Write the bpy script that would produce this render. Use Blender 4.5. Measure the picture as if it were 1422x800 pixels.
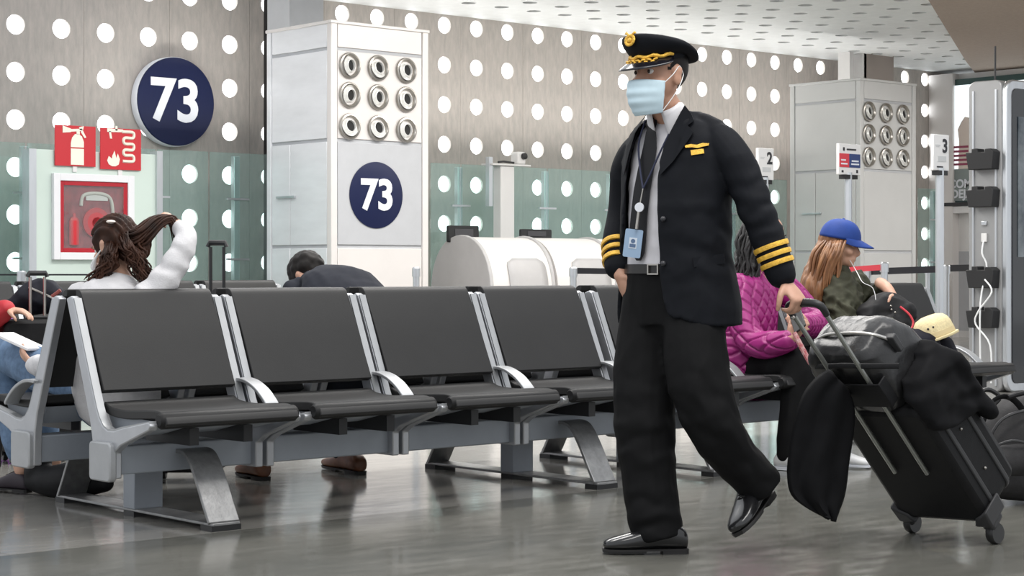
import bpy, bmesh, math, random
from mathutils import Vector, Matrix, noise
random.seed(7)
PI = math.pi
for o in list(bpy.data.objects): bpy.data.objects.remove(o)
scene = bpy.context.scene
COL = scene.collection

# ------------------------------------------------------------------ camera
FPX, CX, HY = 2581.0, 711.0, 374.0            # focal length in pixels of a 1422 x 800 frame, centre, horizon row
TH = math.atan2(FPX, 2909.0)
CT, ST = math.cos(TH), math.sin(TH)
CAMH = 1.0
cam_data = bpy.data.cameras.new('camera')
cam = bpy.data.objects.new('camera', cam_data); COL.objects.link(cam)
cam.location = (0, 0, CAMH); cam.rotation_euler = (PI/2, 0, -TH)
cam_data.sensor_width = 36.0; cam_data.lens = 36.0*FPX/1422.0
cam_data.shift_y = -(400.0-HY)/1422.0
cam_data.clip_end = 200
scene.camera = cam
# ------------------------------------------------------------------ world, lamps, exposure
world = bpy.data.worlds.new('world'); scene.world = world; world.use_nodes = True
bgn = world.node_tree.nodes['Background']
bgn.inputs[0].default_value = (0.93, 0.96, 1.0, 1); bgn.inputs[1].default_value = 0.85
def area(name, loc, sx, sy, power, col=(1, 0.97, 0.93), rot=(0, 0, 0)):
    l = bpy.data.lights.new(name, 'AREA'); l.shape = 'RECTANGLE'; l.size = sx; l.size_y = sy; l.energy = power; l.color = col
    o = bpy.data.objects.new(name, l); COL.objects.link(o); o.location = loc; o.rotation_euler = rot
    return o
area('unseen_overhead_light', (4.5, 3.0, 4.6), 5, 1.2, 150)
area('unseen_overhead_light', (7.5, 7.4, 4.6), 7, 1.0, 240)
area('unseen_overhead_light', (12.0, 11.6, 3.9), 10, 1.0, 330)  # out of view, added to brighten the back of the hall
area('unseen_overhead_light', (19.5, 10.6, 3.8), 5, 0.8, 170)  # added off to the right to lift the shop wall, second column and kiosk
area('added_uplight', (15.0, 15.75, 2.4), 12, 0.25, 80, rot=(PI, 0, 0))  # unseen light added behind the partition to lift the dark ceiling
vs = scene.view_settings
vs.view_transform = 'Standard'; vs.look = 'None'; vs.gamma = 1.0; vs.exposure = 0.25
try: vs.use_curve_mapping = False
except Exception: pass

# ------------------------------------------------------------------ pixel helpers used to measure the place
def PD(px, py, d):
    r = (px-CX)/FPX*d
    return Vector((CT*r+ST*d, -ST*r+CT*d, CAMH-(py-HY)/FPX*d))
def PZ(px, py, z=0.0): return PD(px, py, (CAMH-z)*FPX/(py-HY))
def PY(px, py, Y):
    k = (px-CX)/FPX; X = (ST*Y+k*CT*Y)/(CT-k*ST)
    return PD(px, py, ST*X+CT*Y)
def PX(px, py, X):
    k = (px-CX)/FPX; Y = (CT*X-k*ST*X)/(ST+k*CT)
    return PD(px, py, ST*X+CT*Y)
def RD(r, d, z=0.0): return Vector((CT*r+ST*d, -ST*r+CT*d, z))      # right / depth / height to world
def to_px(p):
    r = CT*p.x-ST*p.y; d = ST*p.x+CT*p.y
    return CX+FPX*r/d, HY-FPX*(p.z-CAMH)/d

# ------------------------------------------------------------------ materials
MATS = {}
def mat(name, col, rough=0.5, metal=0.0, var=0.0, vscale=8.0, bump=0.0, bscale=60.0, col2=None, spec=0.5, stretch=(1, 1, 1), sheen=0.0, emit=None, estr=0.0, coat=0.0, detail=4):
    if name in MATS: return MATS[name]
    m = bpy.data.materials.new(name); m.use_nodes = True
    nt = m.node_tree; b = nt.nodes['Principled BSDF']
    b.inputs['Roughness'].default_value = rough; b.inputs['Metallic'].default_value = metal
    b.inputs['Specular IOR Level'].default_value = spec
    b.inputs['Sheen Weight'].default_value = sheen; b.inputs['Coat Weight'].default_value = coat
    c1 = (*col, 1)
    b.inputs['Base Color'].default_value = c1
    tc = nt.nodes.new('ShaderNodeTexCoord'); mp = nt.nodes.new('ShaderNodeMapping'); mp.inputs['Scale'].default_value = stretch
    nt.links.new(tc.outputs['Object'], mp.inputs['Vector'])
    if var > 0 or col2:
        n = nt.nodes.new('ShaderNodeTexNoise'); n.inputs['Scale'].default_value = vscale; n.inputs['Detail'].default_value = detail; n.inputs['Roughness'].default_value = .6
        nt.links.new(mp.outputs[0], n.inputs['Vector'])
        rp = nt.nodes.new('ShaderNodeValToRGB'); nt.links.new(n.outputs['Fac'], rp.inputs[0])
        rp.color_ramp.elements[0].position = .3; rp.color_ramp.elements[1].position = .7
        a = col2 if col2 else tuple(max(0, x*(1-var)) for x in col)
        z = col if col2 else tuple(min(1, x*(1+var)) for x in col)
        rp.color_ramp.elements[0].color = (*a, 1); rp.color_ramp.elements[1].color = (*z, 1)
        nt.links.new(rp.outputs[0], b.inputs['Base Color'])
    if bump > 0:
        n2 = nt.nodes.new('ShaderNodeTexNoise'); n2.inputs['Scale'].default_value = bscale; n2.inputs['Detail'].default_value = 3
        nt.links.new(mp.outputs[0], n2.inputs['Vector'])
        bp = nt.nodes.new('ShaderNodeBump'); bp.inputs['Strength'].default_value = bump; bp.inputs['Distance'].default_value = .01
        nt.links.new(n2.outputs['Fac'], bp.inputs['Height']); nt.links.new(bp.outputs[0], b.inputs['Normal'])
    if emit:
        b.inputs['Emission Color'].default_value = (*emit, 1); b.inputs['Emission Strength'].default_value = estr
    MATS[name] = m
    return m
def glass_mat(name, tint, gloss_rough=0.02, body=0.12):
    m = bpy.data.materials.new(name); m.use_nodes = True; nt = m.node_tree
    nt.nodes.remove(nt.nodes['Principled BSDF']); out = nt.nodes['Material Output']
    t = nt.nodes.new('ShaderNodeBsdfTransparent'); t.inputs[0].default_value = (*tint, 1)
    df = nt.nodes.new('ShaderNodeBsdfDiffuse'); df.inputs[0].default_value = (*[x*.9 for x in tint], 1)
    m0 = nt.nodes.new('ShaderNodeMixShader'); m0.inputs[0].default_value = body
    nt.links.new(t.outputs[0], m0.inputs[1]); nt.links.new(df.outputs[0], m0.inputs[2])
    g = nt.nodes.new('ShaderNodeBsdfGlossy'); g.inputs['Roughness'].default_value = gloss_rough
    lw = nt.nodes.new('ShaderNodeLayerWeight'); lw.inputs[0].default_value = .5
    pw = nt.nodes.new('ShaderNodeMath'); pw.operation = 'POWER'; pw.inputs[1].default_value = 4.0
    fr = nt.nodes.new('ShaderNodeMath'); fr.operation = 'MULTIPLY_ADD'; fr.inputs[1].default_value = .7; fr.inputs[2].default_value = .04
    nt.links.new(lw.outputs['Facing'], pw.inputs[0]); nt.links.new(pw.outputs[0], fr.inputs[0])
    mx = nt.nodes.new('ShaderNodeMixShader')
    nt.links.new(fr.outputs[0], mx.inputs[0]); nt.links.new(m0.outputs[0], mx.inputs[1]); nt.links.new(g.outputs[0], mx.inputs[2])
    nt.links.new(mx.outputs[0], out.inputs[0])
    MATS[name] = m
    return m
# ------------------------------------------------------------------ mesh building
def catmull(pts, n):
    """resample a list of tuples (any dimension) with a Catmull-Rom spline, n steps per span"""
    out = []; m = len(pts)
    for i in range(m-1):
        p0 = pts[max(i-1, 0)]; p1 = pts[i]; p2 = pts[i+1]; p3 = pts[min(i+2, m-1)]
        for k in range(n):
            t = k/n
            out.append(tuple(.5*((2*b)+(-a+c)*t+(2*a-5*b+4*c-d)*t*t+(-a+3*b-3*c+d)*t**3) for a, b, c, d in zip(p0, p1, p2, p3)))
    out.append(tuple(pts[-1]))
    return out
class MB:
    def __init__(s): s.v = []; s.f = []
    def add(s, vs, fs, M=None):
        b = len(s.v)
        s.v += [tuple(M @ Vector(v)) if M else tuple(v) for v in vs]
        s.f += [tuple(i+b for i in f) for f in fs]
        return s
    def box(s, a, b, M=None):
        x0, y0, z0 = a; x1, y1, z1 = b
        return s.add([(x0, y0, z0), (x1, y0, z0), (x1, y1, z0), (x0, y1, z0), (x0, y0, z1), (x1, y0, z1), (x1, y1, z1), (x0, y1, z1)],
              [(0, 3, 2, 1), (4, 5, 6, 7), (0, 1, 5, 4), (1, 2, 6, 5), (2, 3, 7, 6), (3, 0, 4, 7)], M)
    def prism(s, poly, h0, h1, M=None):
        """polygon in the xy plane, from h0 to h1 along z, through matrix M"""
        n = len(poly)
        vs = [(x, y, h0) for x, y in poly]+[(x, y, h1) for x, y in poly]
        fs = [tuple(range(n-1, -1, -1)), tuple(range(n, 2*n))]+[(i, (i+1) % n, n+(i+1) % n, n+i) for i in range(n)]
        return s.add(vs, fs, M)
    def rings(s, rings, cap=True, closed=True, M=None):
        n = len(rings[0]); vs = [p for r in rings for p in r]; fs = []
        for i in range(len(rings)-1):
            for j in range(n if closed else n-1):
                k = (j+1) % n
                fs.append((i*n+j, i*n+k, (i+1)*n+k, (i+1)*n+j))
        if cap:
            fs.append(tuple(range(n-1, -1, -1))); fs.append(tuple((len(rings)-1)*n+j for j in range(n)))
        return s.add(vs, fs, M)
    def lathe(s, prof, M=None, n=24, cap=True):
        """profile of (radius, z) around the z axis"""
        return s.rings([[(r*math.cos(2*PI*j/n), r*math.sin(2*PI*j/n), z) for j in range(n)] for r, z in prof], cap, True, M)
    def tube(s, pts, rad, n=8, M=None, side=None, spl=0, flat=1.0):
        """tube along pts; rad a number or a list (radius or (a, b)); rounded by the taper given"""
        P = [Vector(p) for p in pts]
        R = rad if isinstance(rad, (list, tuple)) else [rad]*len(P)
        R = [(q, q*flat) if not isinstance(q, (list, tuple)) else q for q in R]
        if spl:
            Q = catmull([(*p, *q) for p, q in zip(P, R)], spl)
            P = [Vector(q[:3]) for q in Q]; R = [(q[3], q[4]) for q in Q]
        rings = []; prev = None
        for i, p in enumerate(P):
            t = (P[min(i+1, len(P)-1)]-P[max(i-1, 0)]).normalized()
            if side is not None: a = Vector(side)
            elif prev is None: a = Vector((0, 0, 1)) if abs(t.z) < .9 else Vector((1, 0, 0))
            else: a = prev
            a = (a-t*a.dot(t))
            if a.length < 1e-5: a = t.orthogonal()
            a.normalize(); b = t.cross(a); prev = a
            rings.append([tuple(p+a*(R[i][0]*math.cos(2*PI*j/n))+b*(R[i][1]*math.sin(2*PI*j/n))) for j in range(n)])
        return s.rings(rings, True, True, M)
    def limb(s, pts, rad, n=14, side=None, spl=5):
        """tube with rounded ends, for bodies"""
        P = [Vector(p) for p in pts]
        R = [(q, q) if not isinstance(q, (list, tuple)) else q for q in rad]
        d0 = (P[0]-P[1]).normalized(); d1 = (P[-1]-P[-2]).normalized()
        Q = catmull([(*p, *q) for p, q in zip(P, R)], spl)
        PP = [Vector(q[:3]) for q in Q]; RR = [(q[3], q[4]) for q in Q]
        pre = []; post = []
        for k in (3, 2, 1):
            an = k/3.4*PI/2
            pre.append((PP[0]+d0*min(RR[0])*math.sin(an), (RR[0][0]*math.cos(an), RR[0][1]*math.cos(an))))
            post.insert(0, (PP[-1]+d1*min(RR[-1])*math.sin(an), (RR[-1][0]*math.cos(an), RR[-1][1]*math.cos(an))))
        L = pre+list(zip(PP, RR))+post
        return s.tube([l[0] for l in L], [l[1] for l in L], n, None, side)
    def ball(s, c, r, M=None, n=16, m=10):
        r = r if isinstance(r, (list, tuple)) else (r, r, r)
        rings = []
        for i in range(m+1):
            ph = -PI/2+PI*(i+.02)/(m+.04)
            rings.append([(r[0]*math.cos(ph)*math.cos(2*PI*j/n), r[1]*math.cos(ph)*math.sin(2*PI*j/n), r[2]*math.sin(ph)) for j in range(n)])
        T = Matrix.Translation(Vector(c))
        return s.rings(rings, True, True, (T @ M) if M else T)
    def grid(s, fn, nu, nv, closed_u=False):
        vs = [fn(i/(nu if closed_u else nu-1), j/(nv-1)) for j in range(nv) for i in range(nu)]
        fs = []
        for j in range(nv-1):
            for i in range(nu if closed_u else nu-1):
                k = (i+1) % nu
                fs.append((j*nu+i, j*nu+k, (j+1)*nu+k, (j+1)*nu+i))
        return s.add(vs, fs)
    def mesh(s, name, smooth=35, recalc=True):
        me = bpy.data.meshes.new(name); me.from_pydata(s.v, [], s.f)
        if recalc:
            bm = bmesh.new(); bm.from_mesh(me); bmesh.ops.recalc_face_normals(bm, faces=bm.faces); bm.to_mesh(me); bm.free()
        me.polygons.foreach_set('use_smooth', [True]*len(me.polygons))
        if smooth is not None: me.set_sharp_from_angle(angle=math.radians(smooth))
        me.update()
        return me
    def build(s, name, m, parent=None, loc=None, smooth=35, bevel=0, off=None, solid=0, sub=0, label=None):
        if off is not None: s.v = [(a-off[0], b-off[1], c-off[2]) for a, b, c in s.v]
        o = mkobj(name, s.mesh(name, smooth), m, parent, loc)
        if solid:
            md = o.modifiers.new('thickness', 'SOLIDIFY'); md.thickness = solid; md.offset = 0
        if sub:
            md = o.modifiers.new('round', 'SUBSURF'); md.levels = sub; md.render_levels = sub
        if bevel:
            md = o.modifiers.new('edge', 'BEVEL'); md.width = bevel; md.segments = 2; md.limit_method = 'ANGLE'; md.angle_limit = math.radians(40)
        if label: o['label'] = label
        return o
def mkobj(name, me, m, parent=None, loc=None):
    o = bpy.data.objects.new(name, me); COL.objects.link(o)
    if m and not me.materials: me.materials.append(m)
    if parent: o.parent = parent
    if loc is not None: o.location = loc
    return o
def tag(o, label, cat, group=None):
    o['label'] = label; o['category'] = cat
    if group: o['group'] = group
    return o
def thing(name, label, cat, loc=(0, 0, 0), rotz=0, group=None):
    o = bpy.data.objects.new(name, None); COL.objects.link(o); o.empty_display_size = .1
    o.location = loc; o.rotation_euler = (0, 0, rotz)
    return tag(o, label, cat, group)
def struct(o): o['kind'] = 'structure'; return o
def frame(o, x, y, z=None):
    """matrix with the given axes and origin"""
    x = Vector(x).normalized(); y = Vector(y); y = (y-x*y.dot(x)).normalized(); z = x.cross(y)
    return Matrix(((x.x, y.x, z.x, o[0]), (x.y, y.y, z.y, o[1]), (x.z, y.z, z.z, o[2]), (0, 0, 0, 1)))
def text_mesh(body, size, M, depth=.002, bold=0.0, sx=1.0):
    cu = bpy.data.curves.new('lettering', 'FONT'); cu.body = body; cu.size = size; cu.extrude = depth; cu.offset = bold
    cu.align_x = 'CENTER'; cu.align_y = 'CENTER'; cu.resolution_u = 4
    o = bpy.data.objects.new('lettering', cu); COL.objects.link(o)
    dg = bpy.context.evaluated_depsgraph_get()
    me = bpy.data.meshes.new_from_object(o.evaluated_get(dg))
    bpy.data.objects.remove(o); bpy.data.curves.remove(cu)
    me.transform(M @ Matrix.Diagonal((sx, 1, 1, 1)))
    return me
def text(name, body, size, M, m, parent, depth=.002, bold=0.0, sx=1.0, off=None):
    me = text_mesh(body, size, M, depth, bold, sx)
    if off is not None: me.transform(Matrix.Translation(-Vector(off)))
    me.materials.clear()
    return mkobj(name, me, m, parent)
def rrect(w, h, r, n=5):
    pts = []
    for cx, cy, a in ((w/2-r, h/2-r, 0), (-w/2+r, h/2-r, PI/2), (-w/2+r, -h/2+r, PI), (w/2-r, -h/2+r, 1.5*PI)):
        for k in range(n+1):
            t = a+PI/2*k/n; pts.append((cx+r*math.cos(t), cy+r*math.sin(t)))
    return pts
def copy_tree(o, parent=None):
    c = o.copy(); COL.objects.link(c); c.parent = parent
    for ch in [x for x in bpy.data.objects if x.parent == o]: copy_tree(ch, c)
    return c
def hole_plate(w, h, nx, ny, r, depth, n=20):
    """plate in the xz plane (front face y=0, back y=depth), nx x ny cells of size w x h, each with a round hole"""
    b = MB(); per = []
    for k in range(n):
        a = 2*PI*(k+.5)/n; cx, cz = math.cos(a), math.sin(a)
        q = min(w/2/abs(cx), h/2/abs(cz)); per.append((cx*q, cz*q, cx*r, cz*r))
    for i in range(nx):
        for j in range(ny):
            ox = (i+.5)*w; oz = (j+.5)*h; vs = []; fs = []
            for (ax, az, bx_, bz) in per: vs += [(ox+ax, 0, oz+az), (ox+bx_, 0, oz+bz), (ox+bx_, depth, oz+bz)]
            for k in range(n):
                q = (k+1) % n
                fs += [(3*k, 3*q, 3*q+1, 3*k+1), (3*k+1, 3*q+1, 3*q+2, 3*k+2)]
            # corner pieces
            cor = []
            for cxs, czs in ((1, 1), (-1, 1), (-1, -1), (1, -1)):
                cor.append(len(vs)); vs.append((ox+cxs*w/2, 0, oz+czs*h/2))
            for k in range(n):
                q = (k+1) % n; a1 = per[k]; a2 = per[q]
                e1 = abs(abs(a1[0])-w/2) < 1e-6; e2 = abs(abs(a2[0])-w/2) < 1e-6
                if e1 != e2:
                    mx, mz = (a1[0]+a2[0]), (a1[1]+a2[1])
                    ci = 0 if mx > 0 and mz > 0 else 1 if mx < 0 and mz > 0 else 2 if mx < 0 else 3
                    fs.append((3*k, cor[ci], 3*q))
            b.add(vs, fs)
    return b
# ================================================================== materials of the place
M_conc = mat('board_marked_concrete', (.50, .455, .42), .8, 0, col2=(.38, .355, .33), vscale=7, stretch=(3, 3, .7), bump=.25, bscale=40, detail=8)
M_dark = mat('dark_void', (.02, .02, .02), .9)
M_pane = mat('daylit_porthole', (.9, .95, 1), .3, emit=(.95, .98, 1), estr=3.2)
M_ceil = mat('ceiling_white', (.72, .74, .74), .6, var=.04)
M_taupe = mat('taupe_plaster', (.36, .29, .24), .8, var=.08, vscale=30, bump=.2, bscale=120)
M_white = mat('white_paint', (.74, .73, .72), .4, var=.03, vscale=3)
M_column = mat('column_white_metal', (.80, .81, .83), .28, .2, var=.04, vscale=2.5, stretch=(1, 1, 4))
M_cream = mat('column_cream_metal', (.76, .725, .70), .32, .15, var=.03, vscale=2)
M_gpanel = mat('grey_sign_panel', (.47, .48, .50), .5, var=.03)
M_navy = mat('navy_sign', (.006, .011, .052), .45, spec=.3)
M_letter = mat('sign_letter_white', (.75, .77, .82), .5)
M_silver = mat('silver_ring', (.40, .38, .35), .28, .9)
M_bowl = mat('nozzle_bowl', (.80, .80, .78), .3, .3)
M_red = mat('fire_red', (.56, .020, .030), .4)
M_redd = mat('cabinet_red', (.42, .008, .02), .4)
M_ivory = mat('ivory_symbol', (.86, .84, .72), .5)
M_pgreen = mat('pale_green_panel', (.60, .70, .64), .5, var=.04, vscale=1.5)
M_glass = glass_mat('green_tinted_glass', (.82, .93, .91), .03, .10)
M_cglass = glass_mat('clear_glass', (.9, .93, .93), .03, .04)
M_steel = mat('brushed_steel', (.60, .62, .64), .3, .85, var=.05, vscale=20, stretch=(1, 1, .2))
M_black = mat('black_plastic', (.014, .014, .015), .45)
M_belt = mat('black_belt', (.02, .02, .025), .8)
M_counter = mat('counter_white', (.78, .75, .73), .35, var=.03, vscale=1.2)
M_cgrey = mat('counter_grey', (.50, .49, .49), .5, var=.03)

# floor -------------------------------------------------------------
def floor_mat(name, c1, c2, rough):
    m = bpy.data.materials.new(name); m.use_nodes = True; nt = m.node_tree; b = nt.nodes['Principled BSDF']
    tc = nt.nodes.new('ShaderNodeTexCoord')
    n1 = nt.nodes.new('ShaderNodeTexNoise'); n1.inputs['Scale'].default_value = 1.6; n1.inputs['Detail'].default_value = 9; n1.inputs['Roughness'].default_value = .65
    n2 = nt.nodes.new('ShaderNodeTexNoise'); n2.inputs['Scale'].default_value = 14; n2.inputs['Detail'].default_value = 6
    mp = nt.nodes.new('ShaderNodeMapping'); mp.inputs['Rotation'].default_value = (0, 0, TH); mp.inputs['Scale'].default_value = (.35, 1.0, 1)
    nt.links.new(tc.outputs['Object'], mp.inputs['Vector'])
    nt.links.new(mp.outputs[0], n1.inputs['Vector']); nt.links.new(mp.outputs[0], n2.inputs['Vector'])
    ad = nt.nodes.new('ShaderNodeMath'); ad.operation = 'MULTIPLY_ADD'; ad.inputs[1].default_value = .35
    nt.links.new(n2.outputs['Fac'], ad.inputs[0]); nt.links.new(n1.outputs['Fac'], ad.inputs[2])
    rp = nt.nodes.new('ShaderNodeValToRGB'); nt.links.new(ad.outputs[0], rp.inputs[0])
    rp.color_ramp.elements[0].position = .4; rp.color_ramp.elements[1].position = 1.0
    rp.color_ramp.elements[0].color = (*c1, 1); rp.color_ramp.elements[1].color = (*c2, 1)
    nt.links.new(rp.outputs[0], b.inputs['Base Color'])
    mr = nt.nodes.new('ShaderNodeMapRange'); mr.inputs['From Min'].default_value = .3; mr.inputs['From Max'].default_value = .7
    mr.inputs['To Min'].default_value = rough*.7; mr.inputs['To Max'].default_value = rough*1.3
    nt.links.new(n2.outputs['Fac'], mr.inputs['Value']); nt.links.new(mr.outputs[0], b.inputs['Roughness'])
    b.inputs['Specular IOR Level'].default_value = .6
    bp = nt.nodes.new('ShaderNodeBump'); bp.inputs['Strength'].default_value = .05; bp.inputs['Distance'].default_value = .01
    nt.links.new(n2.outputs['Fac'], bp.inputs['Height']); nt.links.new(bp.outputs[0], b.inputs['Normal'])
    return m
M_floor_a = floor_mat('polished_concrete_dark', (.115, .115, .10), (.185, .18, .16), .15)
M_floor_b = floor_mat('polished_stone_light', (.25, .24, .22), (.33, .32, .295), .12)
fl = struct(MB().box((-6, -6, -.2), (30, 20, -.012)).build('floor', mat('floor_bed', (.12, .12, .11), .8)))
MB().box((-6, -6, -.2), (30, 6.03, 0)).build('floor_slab', M_floor_a, fl)
for k, (x0, x1) in enumerate(((-6, 3.0), (3.004, 9.0), (9.004, 15.0), (15.004, 30))):
    MB().box((x0, 6.034, -.2), (x1, 11.0, 0)).build('floor_slab', M_floor_b, fl)
    MB().box((x0, 11.004, -.2), (x1, 20, 0)).build('floor_slab', M_floor_b, fl)

# back wall with portholes ------------------------------------------
WY = 16.5; GX = .4845; GZ = .456; HX0 = 8.275; ZT = 3.806; NC0, NC1 = -6, 30; CEIL = 3.93
wall = struct(MB().box((HX0+(NC0-1)*GX, WY+.06, 0), (HX0+(NC1+.5)*GX, WY+.3, 4.4)).build('wall_back', M_dark))
wp = hole_plate(GX, GZ, 2, 7, .0965, .05)
zb = ZT-6.5*GZ
wp.add([(0, 0, 7*GZ), (2*GX, 0, 7*GZ), (2*GX, 0, CEIL+.1-zb), (0, 0, CEIL+.1-zb)], [(0, 1, 2, 3)])
wp.add([(0, 0, -zb), (2*GX, 0, -zb), (2*GX, 0, 0), (0, 0, 0)], [(0, 1, 2, 3)])
for x in (0, 2*GX): wp.add([(x, 0, -zb), (x, .06, -zb), (x, .06, CEIL+.1-zb), (x, 0, CEIL+.1-zb)], [(0, 1, 2, 3)])
wp.v = [(x*.9965, y, z) for x, y, z in wp.v]
wme = wp.mesh('wall_panel', 30, recalc=False)
pane_me = MB().lathe([(.098, 0), (.098, .01)], Matrix.Rotation(PI/2, 4, 'X'), 20).mesh('porthole_pane')
for i in range(NC0, NC1+1, 2):
    mkobj('wall_panel', wme, M_conc, wall, (HX0+(i-.5)*GX, WY+random.uniform(0, .004), zb))
for i in range(NC0, NC1+1):
    for j in range(7):
        mkobj('porthole_pane', pane_me, M_pane, wall, (HX0+i*GX, WY+.045, ZT-j*GZ))
# perforated ceiling -------------------------------------------------
cw = hole_plate(GX, .47, 31, 16, .082, .06, 16)
cxs, cys = HX0+.1+2.5*GX, 15.62+.235
cw.v = [(cxs+x, cys-z, CEIL+y) for x, y, z in cw.v]
cx1 = cxs+31*GX; cy1 = cys-16*.47
cw.add([(cxs, cys, CEIL), (cx1, cys, CEIL), (cx1, WY+.05, CEIL), (cxs, WY+.05, CEIL)], [(0, 1, 2, 3)])
ceil = struct(cw.build('ceiling', M_ceil))
MB().box((cxs, cy1, CEIL+.06), (cx1+2, WY+.3, CEIL+.3)).build('ceiling_plenum', M_dark, ceil)
# taupe soffit on the right
sf = [(11.6, 8.95), (16.8, 12.08), (21.75, 15.06), (23.2, 15.9), (26, 12), (26, 5), (18, 3)]
struct(MB().prism(sf, CEIL-.05, CEIL+.35).build('trim_1', M_taupe))
# right wall of the hall (a shop front) -------------------------------
WRX = HX0+(NC1+.5)*GX
wr = struct(MB().box((WRX, 8.0, 0), (WRX+.3, WY+.3, CEIL-.06)).build('wall_right', M_white))
struct(MB().box((WRX-.16, WY-.42, 0), (WRX-.002, WY-.002, CEIL-.06)).build('trim_4', mat('warm_white_post', (.70, .67, .65), .5)))
# grey columns running up behind the duct housings
def post_col(name, pxa, pxb, Y, m, w=.4):
    a = PY(pxa, 20, Y); b = PY(pxb, 20, Y)
    o = MB().box((a.x, Y, 0), (b.x, Y+w, CEIL+.05)); return o
c1 = post_col('trim_2', 402, 449, 15.7, None).build('trim_2', M_gpanel); struct(c1)
a = PY(378, 20, 16.3); MB().box((a.x-.04, 16.2, 0), (a.x+.02, 16.4, CEIL+.05)).build('mullion', M_black, c1)
MB().box((a.x+.06, 16.15, 0), (a.x+.17, 16.4, CEIL+.05)).build('mullion', M_white, c1)
c2 = post_col('trim_3', 1200, 1241, 15.7, None).build('trim_3', mat('brown_grey_column', (.36, .31, .28), .7)); struct(c2)
for q in (1176, 1194):
    a = PY(q, 80, 15.75); MB().box((a.x, 15.7, 0), (a.x+.08, 15.9, CEIL+.05)).build('mullion', M_white, c2)

# ================================================================== duct housings with jet nozzles
def housing(X0, X1, Y0, Y1, H, with_sign, label):
    M_cream = MATS['column_cream_metal'] if with_sign else mat('column_grey_metal', (.56, .565, .56), .35, .15, var=.03, vscale=2)
    M_column = MATS['column_white_metal'] if with_sign else MATS['column_grey_metal']
    base = ((X0+X1)/2, (Y0+Y1)/2, 0)
    t = thing('air_duct_column', label, 'column', base)
    MB().box((X0+.02, Y0+.02, 0), (X1-.02, Y1-.02, H-.01)).build('core', M_gpanel, t, off=base)
    # frame: corner posts and rails
    for (x, y, n_) in ((X0, Y0, 'w'), (X1-.07, Y0, 'w'), (X0, Y1-.07, 'w'), (X1-.07, Y1-.07, 'w')):
        MB().box((x, y, 0), (x+.07, y+.07, H)).build('corner_post', M_cream if y == Y0 else M_column, t, bevel=.006, off=base)
    zs = [0.0, 1.21, 2.20, 3.05, H]
    names = ['panel']*4
    for k in range(4):
        z0, z1 = zs[k]+.02, zs[k+1]-.012
        m = M_cream
        if k == 1 and with_sign: m = M_gpanel
        MB().box((X0+.08, Y0+.006, z0), (X1-.08, Y0+.05, z1)).build('panel', m, t, bevel=.004, off=base)
        if k in (0, 1):
            ym = Y0+.08+(Y1-Y0-.16)*.66
            MB().box((X0+.006, Y0+.08, z0), (X0+.05, ym-.004, z1)).build('panel', M_column, t, bevel=.004, off=base)
            p = MB().box((X0+.006, ym+.004, z0), (X0+.05, Y1-.08, z1)).build('panel', M_column, t, bevel=.004, off=base)
            if k == 1:
                MB().box((X0-.02, ym-.10, 1.68), (X0+.004, ym+.20, 1.70)).build('handle', M_steel, p, off=base)
        else:
            MB().box((X0+.006, Y0+.08, z0), (X0+.05, Y1-.08, z1)).build('panel', M_column, t, bevel=.004, off=base)
        MB().box((X1-.05, Y0+.08, z0), (X1-.006, Y1-.08, z1)).build('panel', M_cream, t, bevel=.004, off=base)
    MB().box((X0-.01, Y0-.01, H-.015), (X1+.01, Y1+.01, H+.015)).build('top_rim', M_cream, t, bevel=.005, off=base)
    return t, base
ring_me = MB().lathe([(.088, 0), (.118, 0), (.124, .012), (.118, .026), (.104, .03), (.095, .02), (.088, .0)], None, 28, False).mesh('nozzle')
bowl_me = MB().lathe([(.097, .018), (.090, .008), (.080, -.004), (.072, -.006), (.064, .012), (.060, .032), (.053, .034), (.050, .0)], None, 24, False).mesh('nozzle_bowl', 50)
bore_me = MB().lathe([(.052, -.002), (.052, .004)], None, 18).mesh('nozzle_bore')
inner_me = MB().lathe([(.016, .004), (.03, .006), (.03, .01), (.016, .012)], None, 16).mesh('vane')
def nozzles(t, base, xs, zs, Y):
    for i, x in enumerate(xs):
        for j, z in enumerate(zs):
            o = mkobj('nozzle', ring_me, M_silver, t, (x-base[0], Y-base[1], z)); o.rotation_euler = (PI/2, 0, 0)
            b = mkobj('nozzle_bowl', bowl_me, M_bowl, o); b.rotation_euler = (random.uniform(-.12, .12), random.uniform(.12, .3), random.uniform(0, 1))
            k = mkobj('nozzle_bore', bore_me, M_dark, o); k.rotation_euler = b.rotation_euler
            k.location = (0, 0, .012)
P1X0 = PY(460, 30, 14).x; P1X1 = PY(595, 45, 14).x
h1, hb1 = housing(P1X0, P1X1, 14.0, 15.06, 3.30, True, 'white metal air duct column with the navy 73 disc below its nozzles')
nx = [PY(q, 95, 13.99).x for q in (486, 525.5, 564.5)]
nz = [PY(525, q, 13.99).z for q in (94.5, 135, 178)]
nozzles(h1, hb1, nx, nz, 14.004)
pc = PY(523.5, 271, 13.99)
dsk = MB().lathe([(.30, 0), (.315, .003), (.315, .008), (.305, .012)], frame((pc.x, 14.006, pc.z), (1, 0, 0), (0, 0, 1)), 56).build('gate_disc', M_navy, h1, off=hb1)
text('numerals', '73', .40, frame((pc.x+.005, 13.992, pc.z-.01), (1, 0, 0), (0, 0, 1)), M_letter, dsk, .002, .012, 1.0, hb1)
P2X0 = PY(1195, 30, 14).x; P2X1 = PY(1272, 45, 14).x
h2, hb2 = housing(P2X0, P2X1, 14.0, 15.1, 3.30, False, 'grey metal air duct column without a number, behind the red and blue sign')
nx = [PY(q, 150, 13.99).x for q in (1207, 1231, 1254.5)]
nz = [PY(1231, q, 13.99).z for q in (157, 188, 219.5)]
nozzles(h2, hb2, nx, nz, 14.004)

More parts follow.
